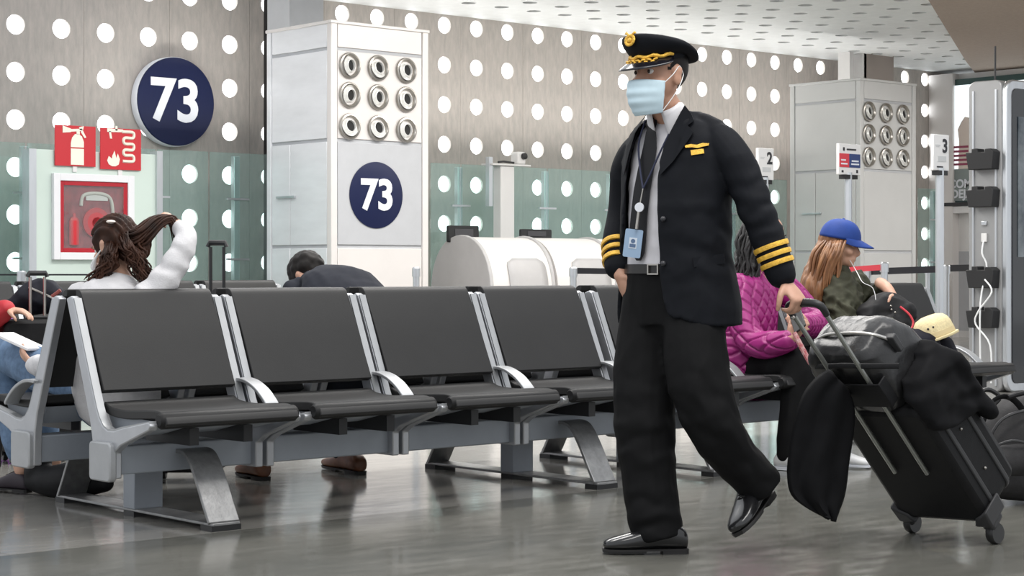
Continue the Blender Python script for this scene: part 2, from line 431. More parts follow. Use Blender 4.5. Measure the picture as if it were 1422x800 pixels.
# ================================================================== round gate sign on the wall
c = PY(250, 140.5, 16.3)
SR = 62.5*(ST*c.x+CT*16.3)/FPX
g = thing('gate_sign', 'large round navy gate sign reading 73 mounted on the porthole wall', 'sign', (c.x, 16.5, c.z))
MB().lathe([(SR*.96, -.0), (SR, .02), (SR, .11), (SR*.985, .12)], frame((0, 0, 0), (1, 0, 0), (0, 0, 1)), 64).build('drum', M_letter, g, smooth=40)
fc = MB().lathe([(SR*.985, .115), (SR*.985, .128), (SR*.97, .134)], frame((0, 0, 0), (1, 0, 0), (0, 0, 1)), 64).build('face', M_navy, g)
text('numerals', '73', .60, frame((-.015, -.136, -.01), (1, 0, 0), (0, 0, 1)), M_letter, fc, .002, .014)

# ================================================================== glass partition, green panel, fire gear
GY = 15.70
def glass_run(label, pxs, ztop, zbot, post_px):
    xs = [PY(q, 300, GY).x for q in pxs]
    base = ((xs[0]+xs[-1])/2, GY, 0)
    t = thing('glass_partition', label, 'partition', base)
    for a_, b_ in zip(xs[:-1], xs[1:]):
        MB().box((a_+.012, GY-.006, zbot), (b_-.012, GY+.006, ztop)).build('glass_pane', M_glass, t, off=base)
    MB().box((xs[0], GY-.03, 0), (xs[-1], GY+.03, zbot)).build('bottom_rail', M_steel, t, off=base)
    for q in post_px:
        x = PY(q, 300, GY).x
        p = MB().box((x-.035, GY+.01, 0), (x+.035, GY+.07, ztop-.03)).build('post', M_steel, t, bevel=.006, off=base)
        for z in (.5, 1.1, 1.7):
            MB().box((x-.13, GY-.016, z-.01), (x+.13, GY+.012, z+.01)).build('clamp', M_steel, p, off=base)
    return t
ZG = PY(150, 204, GY).z
glass_run('green tinted glass partition behind the fire hose cabinet', (-120, 36, 217, 290, 372), ZG, .18, (-60, 36, 219, 330))
glass_run('green tinted glass partition behind the white gate counters', (597, 640, 687, 760, 850, 935, 1020, 1093), PY(720, 232, GY).z, .18, (640, 760, 850, 935, 1020))
glass_run('green tinted glass partition beside the second duct column', (1274, 1300), PY(1285, 262, GY).z, .18, (1299,))
# pale green panel and what hangs on it
pa = PY(44, 300, 15.10); pb = PY(214, 300, 15.10)
pn = thing('service_panel', 'pale green service panel standing behind the glass, holding the fire cabinet', 'panel', ((pa.x+pb.x)/2, 15.1, 0))
MB().box((pa.x, 15.06, 0), (pb.x, 15.14, PY(150, 212, 15.10).z)).build('board', M_pgreen, pn, bevel=.005, off=pn.location)
MB().box((pb.x-.01, 15.03, 0), (pb.x+.05, 15.16, PY(150, 207, 15.10).z)).build('edge_post', M_steel, pn, off=pn.location)
MB().box((pa.x-.06, 15.03, 0), (pa.x+.01, 15.16, PY(150, 212, 15.10).z)).build('edge_post', M_steel, pn, off=pn.location)
FY = 15.04
def fire_sign(x0, x1, y0, y1, label):
    a_ = PY(x0, y0, FY); b_ = PY(x1, y1, FY)
    b0 = ((a_.x+b_.x)/2, FY, (a_.z+b_.z)/2)
    t = thing('fire_sign', label, 'sign', b0)
    w = b_.x-a_.x; h = a_.z-b_.z
    MB().box((-w/2, -.006, -h/2), (w/2, .006, h/2)).build('plate', M_red, t, bevel=.002)
    return t, w, h
t, w, h = fire_sign(76, 132.5, 173, 232, 'red square sign with a white fire extinguisher symbol')
SM = frame((0, -.007, 0), (1, 0, 0), (0, 0, 1))
def sym(parent, polys, sc, name='symbol'):
    b = MB()
    for p in polys: b.prism([(x*sc, y*sc) for x, y in p], 0, .003, SM)
    return b.build(name, M_ivory, parent)
sym(t, [[(-.12, -.42), (.20, -.42), (.20, -.06), (-.12, -.06)], [(-.12, -.03), (.20, -.03), (.20, .10), (.15, .22), (.06, .27), (-.02, .26), (-.09, .18), (-.12, .06)],
        [(-.32, .28), (-.32, .44), (-.12, .38), (-.12, .30)], [(-.12, .31), (.16, .34), (.16, .39), (-.12, .37)], [(.02, .26), (.10, .26), (.10, .33), (.02, .33)], [(.12, .32), (.17, .36), (.26, .20), (.22, .18)], [(.10, .36), (.18, .36), (.2, .45), (.08, .42)]], w)
MB().box((-.02, .004, -h/2-.05), (.02, .02, -h/2+.05)).build('bracket', M_white, t)
t, w, h = fire_sign(139, 195.5, 177, 237, 'red square sign with a white fire hose and flame symbol')
hp = []
path = [(-.28, .40), (-.0, .40)]
b = MB()
zig = [(.02, .38), (.28, .38), (.32, .31), (.28, .25), (.10, .25), (.06, .19), (.10, .12), (.28, .12), (.32, .06), (.28, -.01), (.10, -.01), (.06, -.07), (.10, -.13), (.28, -.13), (.32, -.2), (.28, -.26), (.04, -.26)]
b.tube([tuple(SM @ Vector((x*w, y*w, .001))) for x, y in zig], .034*w, 6, spl=3)
b.build('hose_symbol', M_ivory, t)
sym(t, [[(-.34, .36), (.05, .37), (.05, .43), (-.34, .44)], [(-.14, .40), (-.09, .40), (-.09, .50), (-.14, .50)], [(-.30, .38), (-.25, .38), (-.22, .22), (-.27, .22)]], w, 'nozzle_symbol')
sym(t, [[(-.14, -.38), (-.06, -.34), (-.03, -.22), (-.08, -.10), (-.12, -.20), (-.16, -.04), (-.22, -.16), (-.22, -.22), (-.30, -.16), (-.34, -.26), (-.30, -.34), (-.22, -.38)]], w, 'flame_symbol')
MB().box((-.02, .004, -h/2-.05), (.02, .02, -h/2+.05)).build('bracket', M_white, t)
# fire hose cabinet
ca = PY(75, 240, 15.01); cb = PY(187, 361, 15.01)
cw_, ch_ = cb.x-ca.x, ca.z-cb.z
cab = thing('fire_hose_cabinet', 'white framed red fire hose cabinet with glass door on the green panel', 'cabinet', ((ca.x+cb.x)/2, 15.06, (ca.z+cb.z)/2))
def framebox(x0, x1, z0, z1, wd, y0, y1):
    return MB().box((x0, y0, z0), (x0+wd, y1, z1)).box((x1-wd, y0, z0), (x1, y1, z1)).box((x0+wd, y0, z1-wd), (x1-wd, y1, z1)).box((x0+wd, y0, z0), (x1-wd, y1, z0+wd))
framebox(-cw_/2, cw_/2, -ch_/2, ch_/2, .065, -.05, .0).build('outer_frame', mat('cabinet_white', (.80, .80, .82), .4), cab, bevel=.004)
framebox(-cw_/2+.065, cw_/2-.065, -ch_/2+.065, ch_/2-.065, .04, -.035, .0).build('door_frame', M_redd, cab, bevel=.003)
MB().box((-cw_/2+.09, -.006, -ch_/2+.09), (cw_/2-.09, -.001, ch_/2-.09)).build('back', mat('cabinet_inside', (.28, .05, .06), .6, var=.4, vscale=14), cab)
MB().lathe([(.06, 0), (.135, .0), (.135, .02), (.05, .026)], frame((.03, -.008, -.05), (1, 0, 0), (0, 0, 1)), 32).build('hose_reel', M_red, cab)
MB().tube([(-.12, -.015, .10), (-.10, -.015, .19), (.0, -.015, .215), (.12, -.015, .205), (.18, -.015, .16), (.2, -.015, .05), (.21, -.015, -.1)], .016, 8, spl=4).build('hose', mat('hose_canvas', (.66, .62, .55), .8), cab)
MB().box((-.07, -.016, .15), (.15, -.007, .20)).build('label_plate', mat('cabinet_label', (.74, .70, .66), .6), cab)
b = MB().lathe([(.02, -.20), (.05, -.19), (.05, .02), (.035, .05), (.014, .06), (.014, .09)], Matrix.Translation((-.19, -.02, -.06)) @ Matrix.Diagonal((1, .3, 1, 1)), 14)
b.build('extinguisher', M_red, cab)
MB().box((-.225, -.028, -.2), (-.205, -.02, -.02)).box((-.175, -.028, -.2), (-.165, -.02, -.02)).build('gold_print', mat('gold_print', (.7, .55, .12), .5), cab)
MB().box((-cw_/2+.1, -.034, -ch_/2+.1), (cw_/2-.1, -.031, ch_/2-.1)).build('glass_door', M_cglass, cab)
# ================================================================== gate counters
CF = 14.1
CX0 = PY(683, 400, CF).x
CBk = PX(600, 400, CX0).y
CZ = PX(640, 329, CX0).z
cm = (CF+CBk)/2; chw = (CBk-CF)/2
def counter_profile(n=20):
    pts = []
    for k in range(n+1):
        a = PI*k/n
        yy = -math.cos(a); zz = max(0, math.sin(a))**.72
        pts.append((cm+chw*yy, .62+(CZ-.62)*zz))
    return [(CF+.03, 0)]+[(CF+.0, .5)]+pts+[(CBk, .5), (CBk-.03, 0)]
prof = counter_profile()
def yz(x): return Matrix(((0, 0, 1, x), (1, 0, 0, 0), (0, 1, 0, 0), (0, 0, 0, 1)))
cl = PY(771, 400, CF).x-CX0
def counter(x0, x1, label, end_panel):
    base = ((x0+x1)/2, cm, 0)
    t = thing('gate_counter', label, 'counter', base)
    MB().prism(prof, x0, x1, yz(0)).build('shell', M_counter, t, off=base, smooth=50)
    for xx in ((x0, x1) if end_panel else (x1,)):
        e = [(cm+(y-cm)*1.02, z*1.015) for y, z in prof]
        MB().prism(e, xx-.035, xx+.01, yz(0)).build('end_panel', M_cgrey, t, off=base, bevel=.008, smooth=50)
    # grey rounded inset on the curved front
    def prof_at(z):
        best = min((p for p in prof if p[0] < cm), key=lambda p: abs(p[1]-z)); lo = None
        for p, q in zip(prof[:-1], prof[1:]):
            if p[0] < cm and p[1] <= z <= q[1]:
                f = (z-p[1])/max(1e-6, q[1]-p[1]); return p[0]+(q[0]-p[0])*f
        return best[0]
    xa, xb = x0+.27*(x1-x0), x0+.88*(x1-x0)
    outl = rrect(xb-xa, .62, .09)
    b = MB(); mid = ((xa+xb)/2, .62)
    rows = 14
    def fn(u, v):
        z = .31+.80*v; hw = (xb-xa)/2
        e = min(v, 1-v)*.80
        if e < .09: hw -= .09-math.sqrt(max(0, .09**2-(.09-e)**2))
        return (mid[0]+hw*(2*u-1), prof_at(z)-.012, z)
    b.grid(fn, 6, 24)
    b.build('front_inset', M_cgrey, t, off=base, solid=.014, smooth=60)
    return t
counter(CX0+.02, CX0+cl, 'white half-round gate counter with a grey dome-shaped end panel', True)
counter(CX0+cl+.05, CX0+2*cl+.05, 'white half-round gate counter behind the black belt stanchion', False)
counter(CX0+2*cl+.10, CX0+3*cl+.10, 'white half-round gate counter hidden behind the walking pilot', False)
counter(CX0+3*cl+.15, CX0+4*cl+.15, 'white half-round gate counter beside the second duct column', False)
def monitor(pxc, pyt, wpx, hpx, Y, label):
    a_ = PY(pxc-wpx/2, pyt, Y); b_ = PY(pxc+wpx/2, pyt+hpx, Y)
    w = b_.x-a_.x; h = a_.z-b_.z; base = ((a_.x+b_.x)/2, Y, CZ-.03)
    t = thing('monitor', label, 'monitor', base, 0, 'monitors on the gate counters')
    z0 = b_.z-base[2]
    MB().prism(rrect(w, h, .015, 3), -.02, .02, frame((0, 0, z0+h/2), (1, 0, 0), (0, 0, 1))).build('casing', M_black, t, bevel=.004)
    MB().box((-w*.3, -.026, z0+h*.3), (w*.3, -.018, z0+h*.8)).build('back_cover', mat('monitor_grey', (.05, .05, .055), .5), t, bevel=.004)
    MB().box((-.04, -.01, 0), (.04, .02, z0+.02)).box((-.1, -.06, 0), (.1, .08, .015)).build('stand', M_black, t)
    return t
monitor(642.5, 313, 42, 24, 14.75, 'black monitor on the counter with the grey dome end')
monitor(743.5, 318, 42, 15, 14.75, 'black monitor low on the counter below the security camera')
# white post with the security camera
a_ = PY(693, 230, 15.4); b_ = PY(712, 230, 15.4)
sp = thing('white_post', 'square white post behind the counters carrying a security camera', 'post', ((a_.x+b_.x)/2, 15.4, 0))
MB().box((a_.x, 15.37, 0), (b_.x, 15.5, a_.z)).build('shaft', M_white, sp, bevel=.01, off=sp.location)
MB().box((a_.x-.14, 15.34, a_.z), (b_.x+.22, 15.54, a_.z+.02)).build('top_plate', M_white, sp, bevel=.004, off=sp.location)
MB().box((a_.x-.16, 15.38, a_.z-.45), (a_.x-.11, 15.44, a_.z+.09)).build('bracket', M_steel, sp, off=sp.location)
c = PY(725, 217, 15.36)
sc = thing('security_camera', 'white dome security camera on top of the white post', 'camera', (c.x, 15.42, a_.z+.02))
hh = c.z-(a_.z+.02)
MB().box((-.06, -.06, 0), (.06, .07, hh+.05)).build('housing', M_white, sc, bevel=.02)
MB().lathe([(.036, 0), (.036, .03), (.02, .036)], frame((.02, -.06, hh), (1, 0, 0), (0, 0, 1)), 18).build('lens', M_black, sc)
MB().tube([(-.07, 0, .02), (-.22, 0, .03), (-.3, 0, .02)], .012, 6).build('cable', M_black, sc)

# ================================================================== belt stanchions and sign stands
def stanchion(px, pytop, pybot_floor, label, d=None, r=.028):
    p = PZ(px, pybot_floor)
    dd = ST*p.x+CT*p.y
    h = CAMH-(pytop-HY)/FPX*dd
    t = thing('belt_stanchion', label, 'stanchion', (p.x, p.y, 0), 0, 'belt stanchions')
    MB().lathe([(.16, 0), (.16, .012), (.12, .022), (.04, .03)], None, 28).build('base', M_steel, t)
    MB().lathe([(r, .02), (r, h-.07)], None, 16).build('tube', M_steel, t)
    MB().lathe([(r*1.25, h-.08), (r*1.25, h-.01), (r*.9, h)], None, 16).build('belt_head', M_steel, t)
    return t, p, h
def belt(p0, p1, z0, z1, label, sag=0.0, w=.05):
    P = [Vector((p0.x, p0.y, z0)).lerp(Vector((p1.x, p1.y, z1)), k/12) for k in range(13)]
    for k, q in enumerate(P): q.z -= sag*4*(k/12)*(1-k/12)
    n_ = (P[-1]-P[0]).cross(Vector((0, 0, 1))).normalized()*.002
    b = MB()
    rings = [[tuple(q+n_+Vector((0, 0, w/2))), tuple(q-n_+Vector((0, 0, w/2))), tuple(q-n_-Vector((0, 0, w/2))), tuple(q+n_-Vector((0, 0, w/2)))] for q in P]
    o = b.rings(rings).build('barrier_belt', M_belt, None, off=P[0], loc=P[0])
    return tag(o, label, 'belt')
s1, q1, hs1 = stanchion(796, 371, 540, 'grey steel belt stanchion in front of the half-round counters')
s2, q2, hs2 = stanchion(578, 371, 540, 'slim steel stanchion standing before the 73 duct column')
q3 = PZ(905, 535); s3, q3, hs3 = stanchion(905, 373, 535, 'steel belt stanchion hidden behind the pilot')
belt(q1, q3, hs1-.03, hs3-.03, 'black retractable belt between the counters and the pilot')
s4, q4, hs4 = stanchion(1314, 368, 530, 'white belt stanchion beside the number 3 sign post')
s5, q5, hs5 = stanchion(1205, 372, 528, 'steel belt stanchion behind the woman in the blue cap')
belt(q5, q4, hs5-.035, hs4-.035, 'black retractable belt behind the woman in the blue cap', w=.06)
s7, q7, hs7 = stanchion(1425, 366, 512, 'steel belt stanchion behind the grey charging kiosk')
belt(q4, q7, hs4-.03, hs7-.03, 'black retractable belt running behind the kiosk', w=.06)
s6, q6, hs6 = stanchion(1288, 369, 520, 'thin steel stanchion by the second duct column', r=.022)
# left: glass post with belt
s8, q8, hs8 = stanchion(30, 376, 560, 'steel stanchion left of the fire hose cabinet with a thin cord')
s9, q9, hs9 = stanchion(-80, 376, 560, 'steel stanchion outside the row of cord posts')
s10, q10, hs10 = stanchion(165, 376, 560, 'steel stanchion hidden behind the woman in the white sweater')
belt(q9, q8, hs8-.03, hs8-.03, 'thin dark cord strung left of the steel stanchion', w=.012)
belt(q8, q10, hs8-.03, hs10-.03, 'thin dark cord strung below the fire hose cabinet', w=.012)

def sign_stand(pxc, py0, py1, wpx, pyfloor, label, face):
    p = PZ(pxc, pyfloor); dd = ST*p.x+CT*p.y; s_ = dd/FPX
    t = thing('sign_stand', label, 'sign', (p.x, p.y, 0))
    zt = CAMH-(py0-HY)*s_; zb_ = CAMH-(py1-HY)*s_; w = wpx*s_/CT*.93; h = zt-zb_
    MB().lathe([(.2, 0), (.2, .012), (.05, .03)], None, 28).build('base', M_steel, t)
    MB().lathe([(.032, .02), (.032, zb_+.02)], None, 16).build('pole', M_steel, t)
    MB().box((-w/2, -.015, zb_), (w/2, .015, zt)).build('board', M_white, t, bevel=.004)
    MB().box((-w*.3, -.03, zb_-.035), (w*.3, .03, zb_)).build('clamp', M_black, t)
    face(t, w, h, (zt+zb_)/2)
    return t
M_ink = mat('sign_ink', (.03, .03, .035), .6); M_sred = mat('sign_red', (.62, .05, .07), .5); M_sblue = mat('sign_blue', (.03, .055, .17), .5); M_pale = mat('sign_pale_grey', (.55, .56, .56), .6)
def number_face(n_):
    def f(t, w, h, zc):
        text('numeral', n_, h*.52, frame((w*.22, -.017, zc+h*.17), (1, 0, 0), (0, 0, 1)), M_ink, t, .001, .004)
        MB().box((-w*.38, -.017, zc+h*.20), (-w*.08, -.0145, zc+h*.215)).box((-w*.38, -.017, zc+h*.16), (-w*.14, -.0145, zc+h*.175)).build('small_print', M_pale, t)
        MB().box((-w*.25, -.017, zc-h*.25), (w*.3, -.0145, zc-h*.1)).build('pale_print', M_pale, t)
        MB().box((-w*.3, -.017, zc-h*.42), (w*.1, -.0145, zc-h*.38)).build('small_print', M_ink, t)
    return f
sign_stand(1305, 187, 237, 29, 560, 'white numeral board beside the poster, on a pole in front of the right-hand belt', number_face('3'))
sign_stand(1062, 206, 250, 26, 545, 'white numeral board half hidden by the pilot upper arm', number_face('2'))
def flag_face(t, w, h, zc):
    MB().box((-w/2+.004, -.018, zc-h*.26), (-w*.04, -.0145, zc+h*.18)).build('red_field', M_sred, t)
    MB().box((-w*.04, -.018, zc-h*.26), (w/2-.004, -.0145, zc+h*.18)).build('blue_field', M_sblue, t)
    for x0, x1, z in ((-.42, -.12, -.15), (-.42, -.2, -.03), (.05, .42, -.15), (.08, .4, -.05), (-.15, .28, .32)):
        MB().box((w*x0, -.0195, zc+h*z-.006), (w*x1, -.0175, zc+h*z+.006)).build('small_print', M_letter if z < .2 else M_ink, t)
    MB().box((-w*.32, -.018, zc+h*.27), (-w*.24, -.0145, zc+h*.38)).build('emblem', M_ink, t)
    MB().box((-w*.38, -.018, zc-h*.43), (-w*.3, -.0145, zc-h*.36)).box((w*.3, -.018, zc-h*.43), (w*.38, -.0145, zc-h*.33)).build('marks', M_ink, t)
sign_stand(1178, 200, 243, 38, 545, 'red and blue airline sign board on a steel pole', flag_face)

# ================================================================== lightbox and fittings on the right wall
def rw(px, py, X): p = PX(px, py, X); return p.y, p.z
LX = WRX-.10
y0, z1 = rw(1311, 112, LX); y1, _ = rw(1480, 100, LX); _, z0 = rw(1330, 281, LX)
lb = thing('lightbox_poster', 'backlit poster in a dark green frame on the shop wall', 'poster', (WRX, (y0+y1)/2, z0))
o_ = lb.location
MB().box((LX, y1, z0), (WRX, y0, z1)).build('casing', mat('dark_green_frame', (.03, .075, .07), .4), lb, off=o_)
M_lbx = mat('backlit_poster', (.9, .95, .97), .4, emit=(.86, .95, .98), estr=.75)
MB().box((LX-.01, y1+.1, z0+.05), (LX+.005, y0-.1, z1-.09)).build('poster', M_lbx, lb, off=o_)
yq = lambda px: rw(px, 200, LX)[0]
zq = lambda py: rw(1330, py, LX)[1]
def pbox(n_, xa, xb, ya, yb, m, dx=.016):
    return MB().box((LX-dx, yq(xb), zq(yb)), (LX-.008, yq(xa), zq(ya))).build(n_, m, lb, off=o_)
pbox('poster_ground', 1316, 1470, 235, 279, mat('poster_grey_green', (.25, .29, .28), .6))
fig = MB().prism([(yq(x), zq(y)) for x, y in ((1333, 196), (1331, 180), (1336, 170), (1341, 163), (1348, 165), (1352, 176), (1353, 235), (1332, 235))], -.006, .006, Matrix(((0, 0, 1, LX-.016), (1, 0, 0, 0), (0, 1, 0, 0), (0, 0, 0, 1))))
fig.build('printed_figure', mat('print_cream', (.72, .62, .55), .6), lb, off=o_)
b = MB()
for k in range(5): b.box((LX-.027, yq(1346), zq(203+6*k+3)), (LX-.021, yq(1322+k), zq(203+6*k)))
b.build('printed_stripes', mat('print_maroon', (.30, .05, .10), .6), lb, off=o_)
text('poster_lettering', 'COM', .17, frame((LX-.026, (yq(1322)+yq(1348))/2, zq(256)), (0, -1, 0), (0, 0, 1)), M_letter, lb, .001, .006, 1.0, o_)
text('poster_lettering', 'DEJA', .17, frame((LX-.026, (yq(1322)+yq(1352))/2, zq(270)), (0, -1, 0), (0, 0, 1)), M_letter, lb, .001, .006, 1.0, o_)
ya, za = rw(1314, 282, LX); yb, zb2 = rw(1350, 296, LX)
sh = thing('wall_box', 'white wall box with a dark lid under the poster', 'box', (WRX, (ya+yb)/2, zb2))
MB().box((LX-.05, yb-.2, zb2), (WRX, ya, za-.05)).build('body', M_white, sh, off=sh.location, bevel=.01)
MB().box((LX-.07, yb-.22, za-.05), (WRX, ya+.02, za)).build('lid', M_black, sh, off=sh.location)
ya, za = rw(1312, 297, LX); yb, zb2 = rw(1350, 347, LX)
o = MB().box((WRX-.006, yb-1.0, zb2), (WRX+.01, ya, za)).build('wall_panel', M_white, wr, bevel=.004)
o = MB().box((WRX-.004, yb-1.0, .1), (WRX+.01, ya, zb2-.02)).build('wall_panel', M_gpanel, wr, bevel=.004)
# ================================================================== back-to-back benches
M_alu = mat('cast_aluminium', (.46, .47, .49), .38, .75, var=.06, vscale=12)
M_alub = mat('bright_aluminium', (.40, .41, .42), .45, .6, var=.05, vscale=14)
M_beam = mat('grey_painted_beam', (.30, .325, .36), .45, .2, var=.05, vscale=6)
M_legm = mat('brushed_leg', (.30, .30, .30), .42, .7, var=.18, vscale=26, bump=.08, bscale=90)
M_pad = mat('charcoal_vinyl', (.017, .0167, .0167), .5, spec=.35, var=.10, vscale=5, bump=.05, bscale=220)
M_padk = mat('black_roll', (.010, .010, .0105), .5, spec=.3)
PITCH = .695
def side_profile():
    fr = [(-.085, .885), (-.062, .895), (-.030, .885)]
    back = [(-.215, .42), (-.235, .345), (-.24, .205)]
    low = [(-.40, .205), (-.40, .305), (-.45, .335), (-.655, .405), (-.668, .422), (-.655, .437)]
    inner = [(-.45, .400), (-.40, .388), (-.355, .386), (-.318, .400), (-.288, .43), (-.265, .47)]
    return fr+back+low+inner
PROF = side_profile()
def YZ(x, flip=1): return Matrix(((0, 0, flip, x), (flip, 0, 0, 0), (0, 1, 0, 0), (0, 0, 0, 1)))
frame_me = MB().prism(PROF, -.018, .018, YZ(0)).mesh('side_frame', 30)
flange_me = MB()
inner_path = [(-.085, .885), (-.265, .47), (-.288, .43), (-.318, .400), (-.355, .386), (-.40, .388), (-.45, .40), (-.66, .434)]
q = []
for i, (y, z) in enumerate(inner_path):
    a0 = Vector(inner_path[max(i-1, 0)]); a1 = Vector(inner_path[min(i+1, len(inner_path)-1)]); t_ = (a1-a0).normalized(); n_ = Vector((-t_.y, t_.x))
    q.append([(-.016, y+n_.x*.004, z+n_.y*.004), (.016, y+n_.x*.004, z+n_.y*.004), (.016, y-n_.x*.006, z-n_.y*.006), (-.016, y-n_.x*.006, z-n_.y*.006)])
flange_me.rings(q); flange_me = flange_me.mesh('frame_flange', 40)
w2 = PITCH/2-.052
def pad_mesh(name, poly, hw, bev=None):
    return MB().prism(poly, -hw, hw, YZ(0)).mesh(name, 50)
def offset_band(path, th):
    L, R = [], []
    for i, p in enumerate(path):
        a0 = Vector(path[max(i-1, 0)]); a1 = Vector(path[min(i+1, len(path)-1)]); t_ = (a1-a0).normalized(); n_ = Vector((-t_.y, t_.x))
        L.append((p[0]+n_.x*th/2, p[1]+n_.y*th/2)); R.append((p[0]-n_.x*th/2, p[1]-n_.y*th/2))
    return L+R[::-1]
seat_path = catmull([(-.245, .475), (-.30, .455), (-.42, .448), (-.56, .456), (-.64, .458), (-.685, .445), (-.70, .42)], 4)
seat_me = pad_mesh('seat', offset_band(seat_path, .034), w2)
roll_me = MB().tube([(-w2-.012, -.672, .440), (-w2, -.672, .440), (w2, -.672, .440), (w2+.012, -.672, .440)], [.022, .032, .032, .022], 14).mesh('seat_roll', 50)
back_path = catmull([(-.245, .525), (-.20, .62), (-.135, .76), (-.075, .875), (-.055, .903), (-.035, .905)], 4)
backr_me = pad_mesh('backrest', offset_band(back_path, .030), w2+.004)
shell_me = pad_mesh('seat_pan', [(-.25, .44), (-.60, .432), (-.58, .40), (-.42, .365), (-.30, .37)], w2-.02)
brk_me = MB().box((-.02, -.62, .335), (.02, -.30, .40)).mesh('seat_bracket')
arm_path = catmull([(-.20, .548), (-.26, .550), (-.32, .538), (-.385, .508), (-.44, .465), (-.455, .445)], 4)
arm_me = MB().prism(offset_band(arm_path, .014), -.032, .032, YZ(.0)).mesh('armrest', 50)
beam_me = MB().box((-1.385, -.365, .215), (1.385, -.255, .325)).mesh('beam')
cap_me = MB().prism(rrect(.16, .15, .02, 3), -.016, .016, Matrix(((0, 0, 1, 0), (1, 0, 0, -.325), (0, 1, 0, .268), (0, 0, 0, 1)))).mesh('end_cap')
leg_path = catmull([(-.33, .288), (-.40, .29), (-.45, .265), (-.505, .19), (-.56, .095), (-.60, .03)], 5)
leg_me = MB().prism(offset_band(leg_path, .016), -.068, .068, YZ(0)).mesh('leg', 50)
plate_me = MB().box((-.062, -.62, .020), (.062, .62, .032)).mesh('base_plate')
post_me = MB().box((-.066, -.045, .03), (.066, .045, .24)).mesh('post')
cross_me = MB().box((-.066, -.27, .225), (.066, .27, .30)).mesh('cross_beam')
foot_me = MB().box((-.066, -.04, 0), (.066, .04, .022)).mesh('foot_pad')
clampb_me = MB().box((-.07, -.375, .205), (.07, -.245, .335)).mesh('beam_clamp')
def bench(label, loc):
    t = thing('airport_bench', label, 'bench', loc, 0, 'back to back airport benches')
    def part(n_, me, m, x, flip, bev=.004):
        o = mkobj(n_, me, m, t, (x, 0, 0))
        if flip: o.rotation_euler = (0, 0, PI)
        if bev:
            md = o.modifiers.new('edge', 'BEVEL'); md.width = bev; md.segments = 2; md.limit_method = 'ANGLE'; md.angle_limit = math.radians(50)
        return o
    for flip in (0, 1):
        sg = -1 if flip else 1
        for k in range(4):
            xc = sg*(-1.5*PITCH+k*PITCH)
            part('backrest', backr_me, M_pad, xc, flip, .008)
            s_ = part('seat', seat_me, M_pad, xc, flip, .006)
            mkobj('seat_roll', roll_me, M_padk, s_)
            part('seat_pan', shell_me, M_beam, xc, flip, 0)
            for e in (-1, 1):
                f_ = part('side_frame', frame_me, M_alu, xc+sg*e*(PITCH/2-.027), flip, .005)
                mkobj('frame_flange', flange_me, M_alub, f_)
                mkobj('seat_bracket', brk_me, M_black, f_, (-e*.2, 0, 0))
            part('armrest', arm_me, M_alub, xc+sg*(PITCH/2-(.018 if k == 3 else 0)), flip, .004)
        part('beam', beam_me, M_beam, 0, flip, .006)
        for e in (-1, 1): part('end_cap', cap_me, M_alub, e*1.385, flip, .006)
        for e in (-1, 1):
            part('leg', leg_me, M_legm, e*1.02, flip, .003)
    for e in (-1, 1):
        part('base_plate', plate_me, M_legm, e*1.02, 0, .003)
        part('post', post_me, M_beam, e*1.02, 0, .004)
        part('cross_beam', cross_me, M_beam, e*1.02, 0, .004)
        for y in (-.58, 0, .58):
            o = part('foot_pad', foot_me, M_black, e*1.02, 0, 0); o.location.y = y
    return t
BY = 6.66; BX = 4.92
bench('four seat grey airport bench with nobody on its front seats, beside the pilot', (BX, BY, 0))
bench('grey airport bench where the pink jacket and blue cap sitters are', (BX+2.82, BY, 0))
b3 = PY(383, 400, 11.4).x
bench('grey airport bench standing farther back, before the glass partition', (b3-1.40, 11.4, 0))
# ================================================================== toolkit for people
def remeshed(mb, voxel, smooth=4, post=None, name='body', fac=.5):
    me = mb.mesh(name, None)
    o = bpy.data.objects.new(name, me); COL.objects.link(o)
    md = o.modifiers.new('union', 'REMESH'); md.mode = 'VOXEL'; md.voxel_size = voxel
    if smooth:
        m2 = o.modifiers.new('soft', 'SMOOTH'); m2.factor = fac; m2.iterations = smooth
    dg = bpy.context.evaluated_depsgraph_get()
    out = bpy.data.meshes.new_from_object(o.evaluated_get(dg))
    bpy.data.objects.remove(o); bpy.data.meshes.remove(me)
    out.name = name
    if post:
        ns = [v.normal.copy() for v in out.vertices]
        for v, n_ in zip(out.vertices, ns): v.co = post(v.co, n_)
        out.update()
    out.polygons.foreach_set('use_smooth', [True]*len(out.polygons))
    return out
def solid(name, mb, voxel, m, parent, off, smooth=4, post=None, fac=.5):
    me = remeshed(mb, voxel, smooth, post, name, fac)
    me.transform(Matrix.Translation(-Vector(off))); me.materials.clear()
    return mkobj(name, me, m, parent)
def folds(amp, scale=(9, 9, 14), amp2=None, seed=0.0):
    """cloth creases: ridged noise pushed along the normal"""
    a2 = amp*.4 if amp2 is None else amp2
    def f(co, n_):
        q = Vector((co.x*scale[0]+seed, co.y*scale[1], co.z*scale[2]))
        r = 1-abs(noise.noise(q))*2.2
        s_ = noise.noise(q*2.6+Vector((5, 3, 1)))
        return co+n_*(amp*(r-.6)+a2*s_)
    return f
M_skin = mat('skin_tan', (.52, .29, .20), .5, var=.06, vscale=20)
M_skin2 = mat('skin_light_tan', (.58, .34, .24), .5, var=.06, vscale=20)
M_hair_k = mat('hair_black', (.012, .010, .009), .55, var=.3, vscale=40, spec=.2)
M_hair_b = mat('hair_dark_brown', (.060, .022, .011), .55, col2=(.014, .007, .005), vscale=16, stretch=(1, 1, .5), spec=.25)
M_eye = mat('eye_white', (.75, .72, .70), .3); M_iris = mat('iris_brown', (.03, .015, .01), .2)
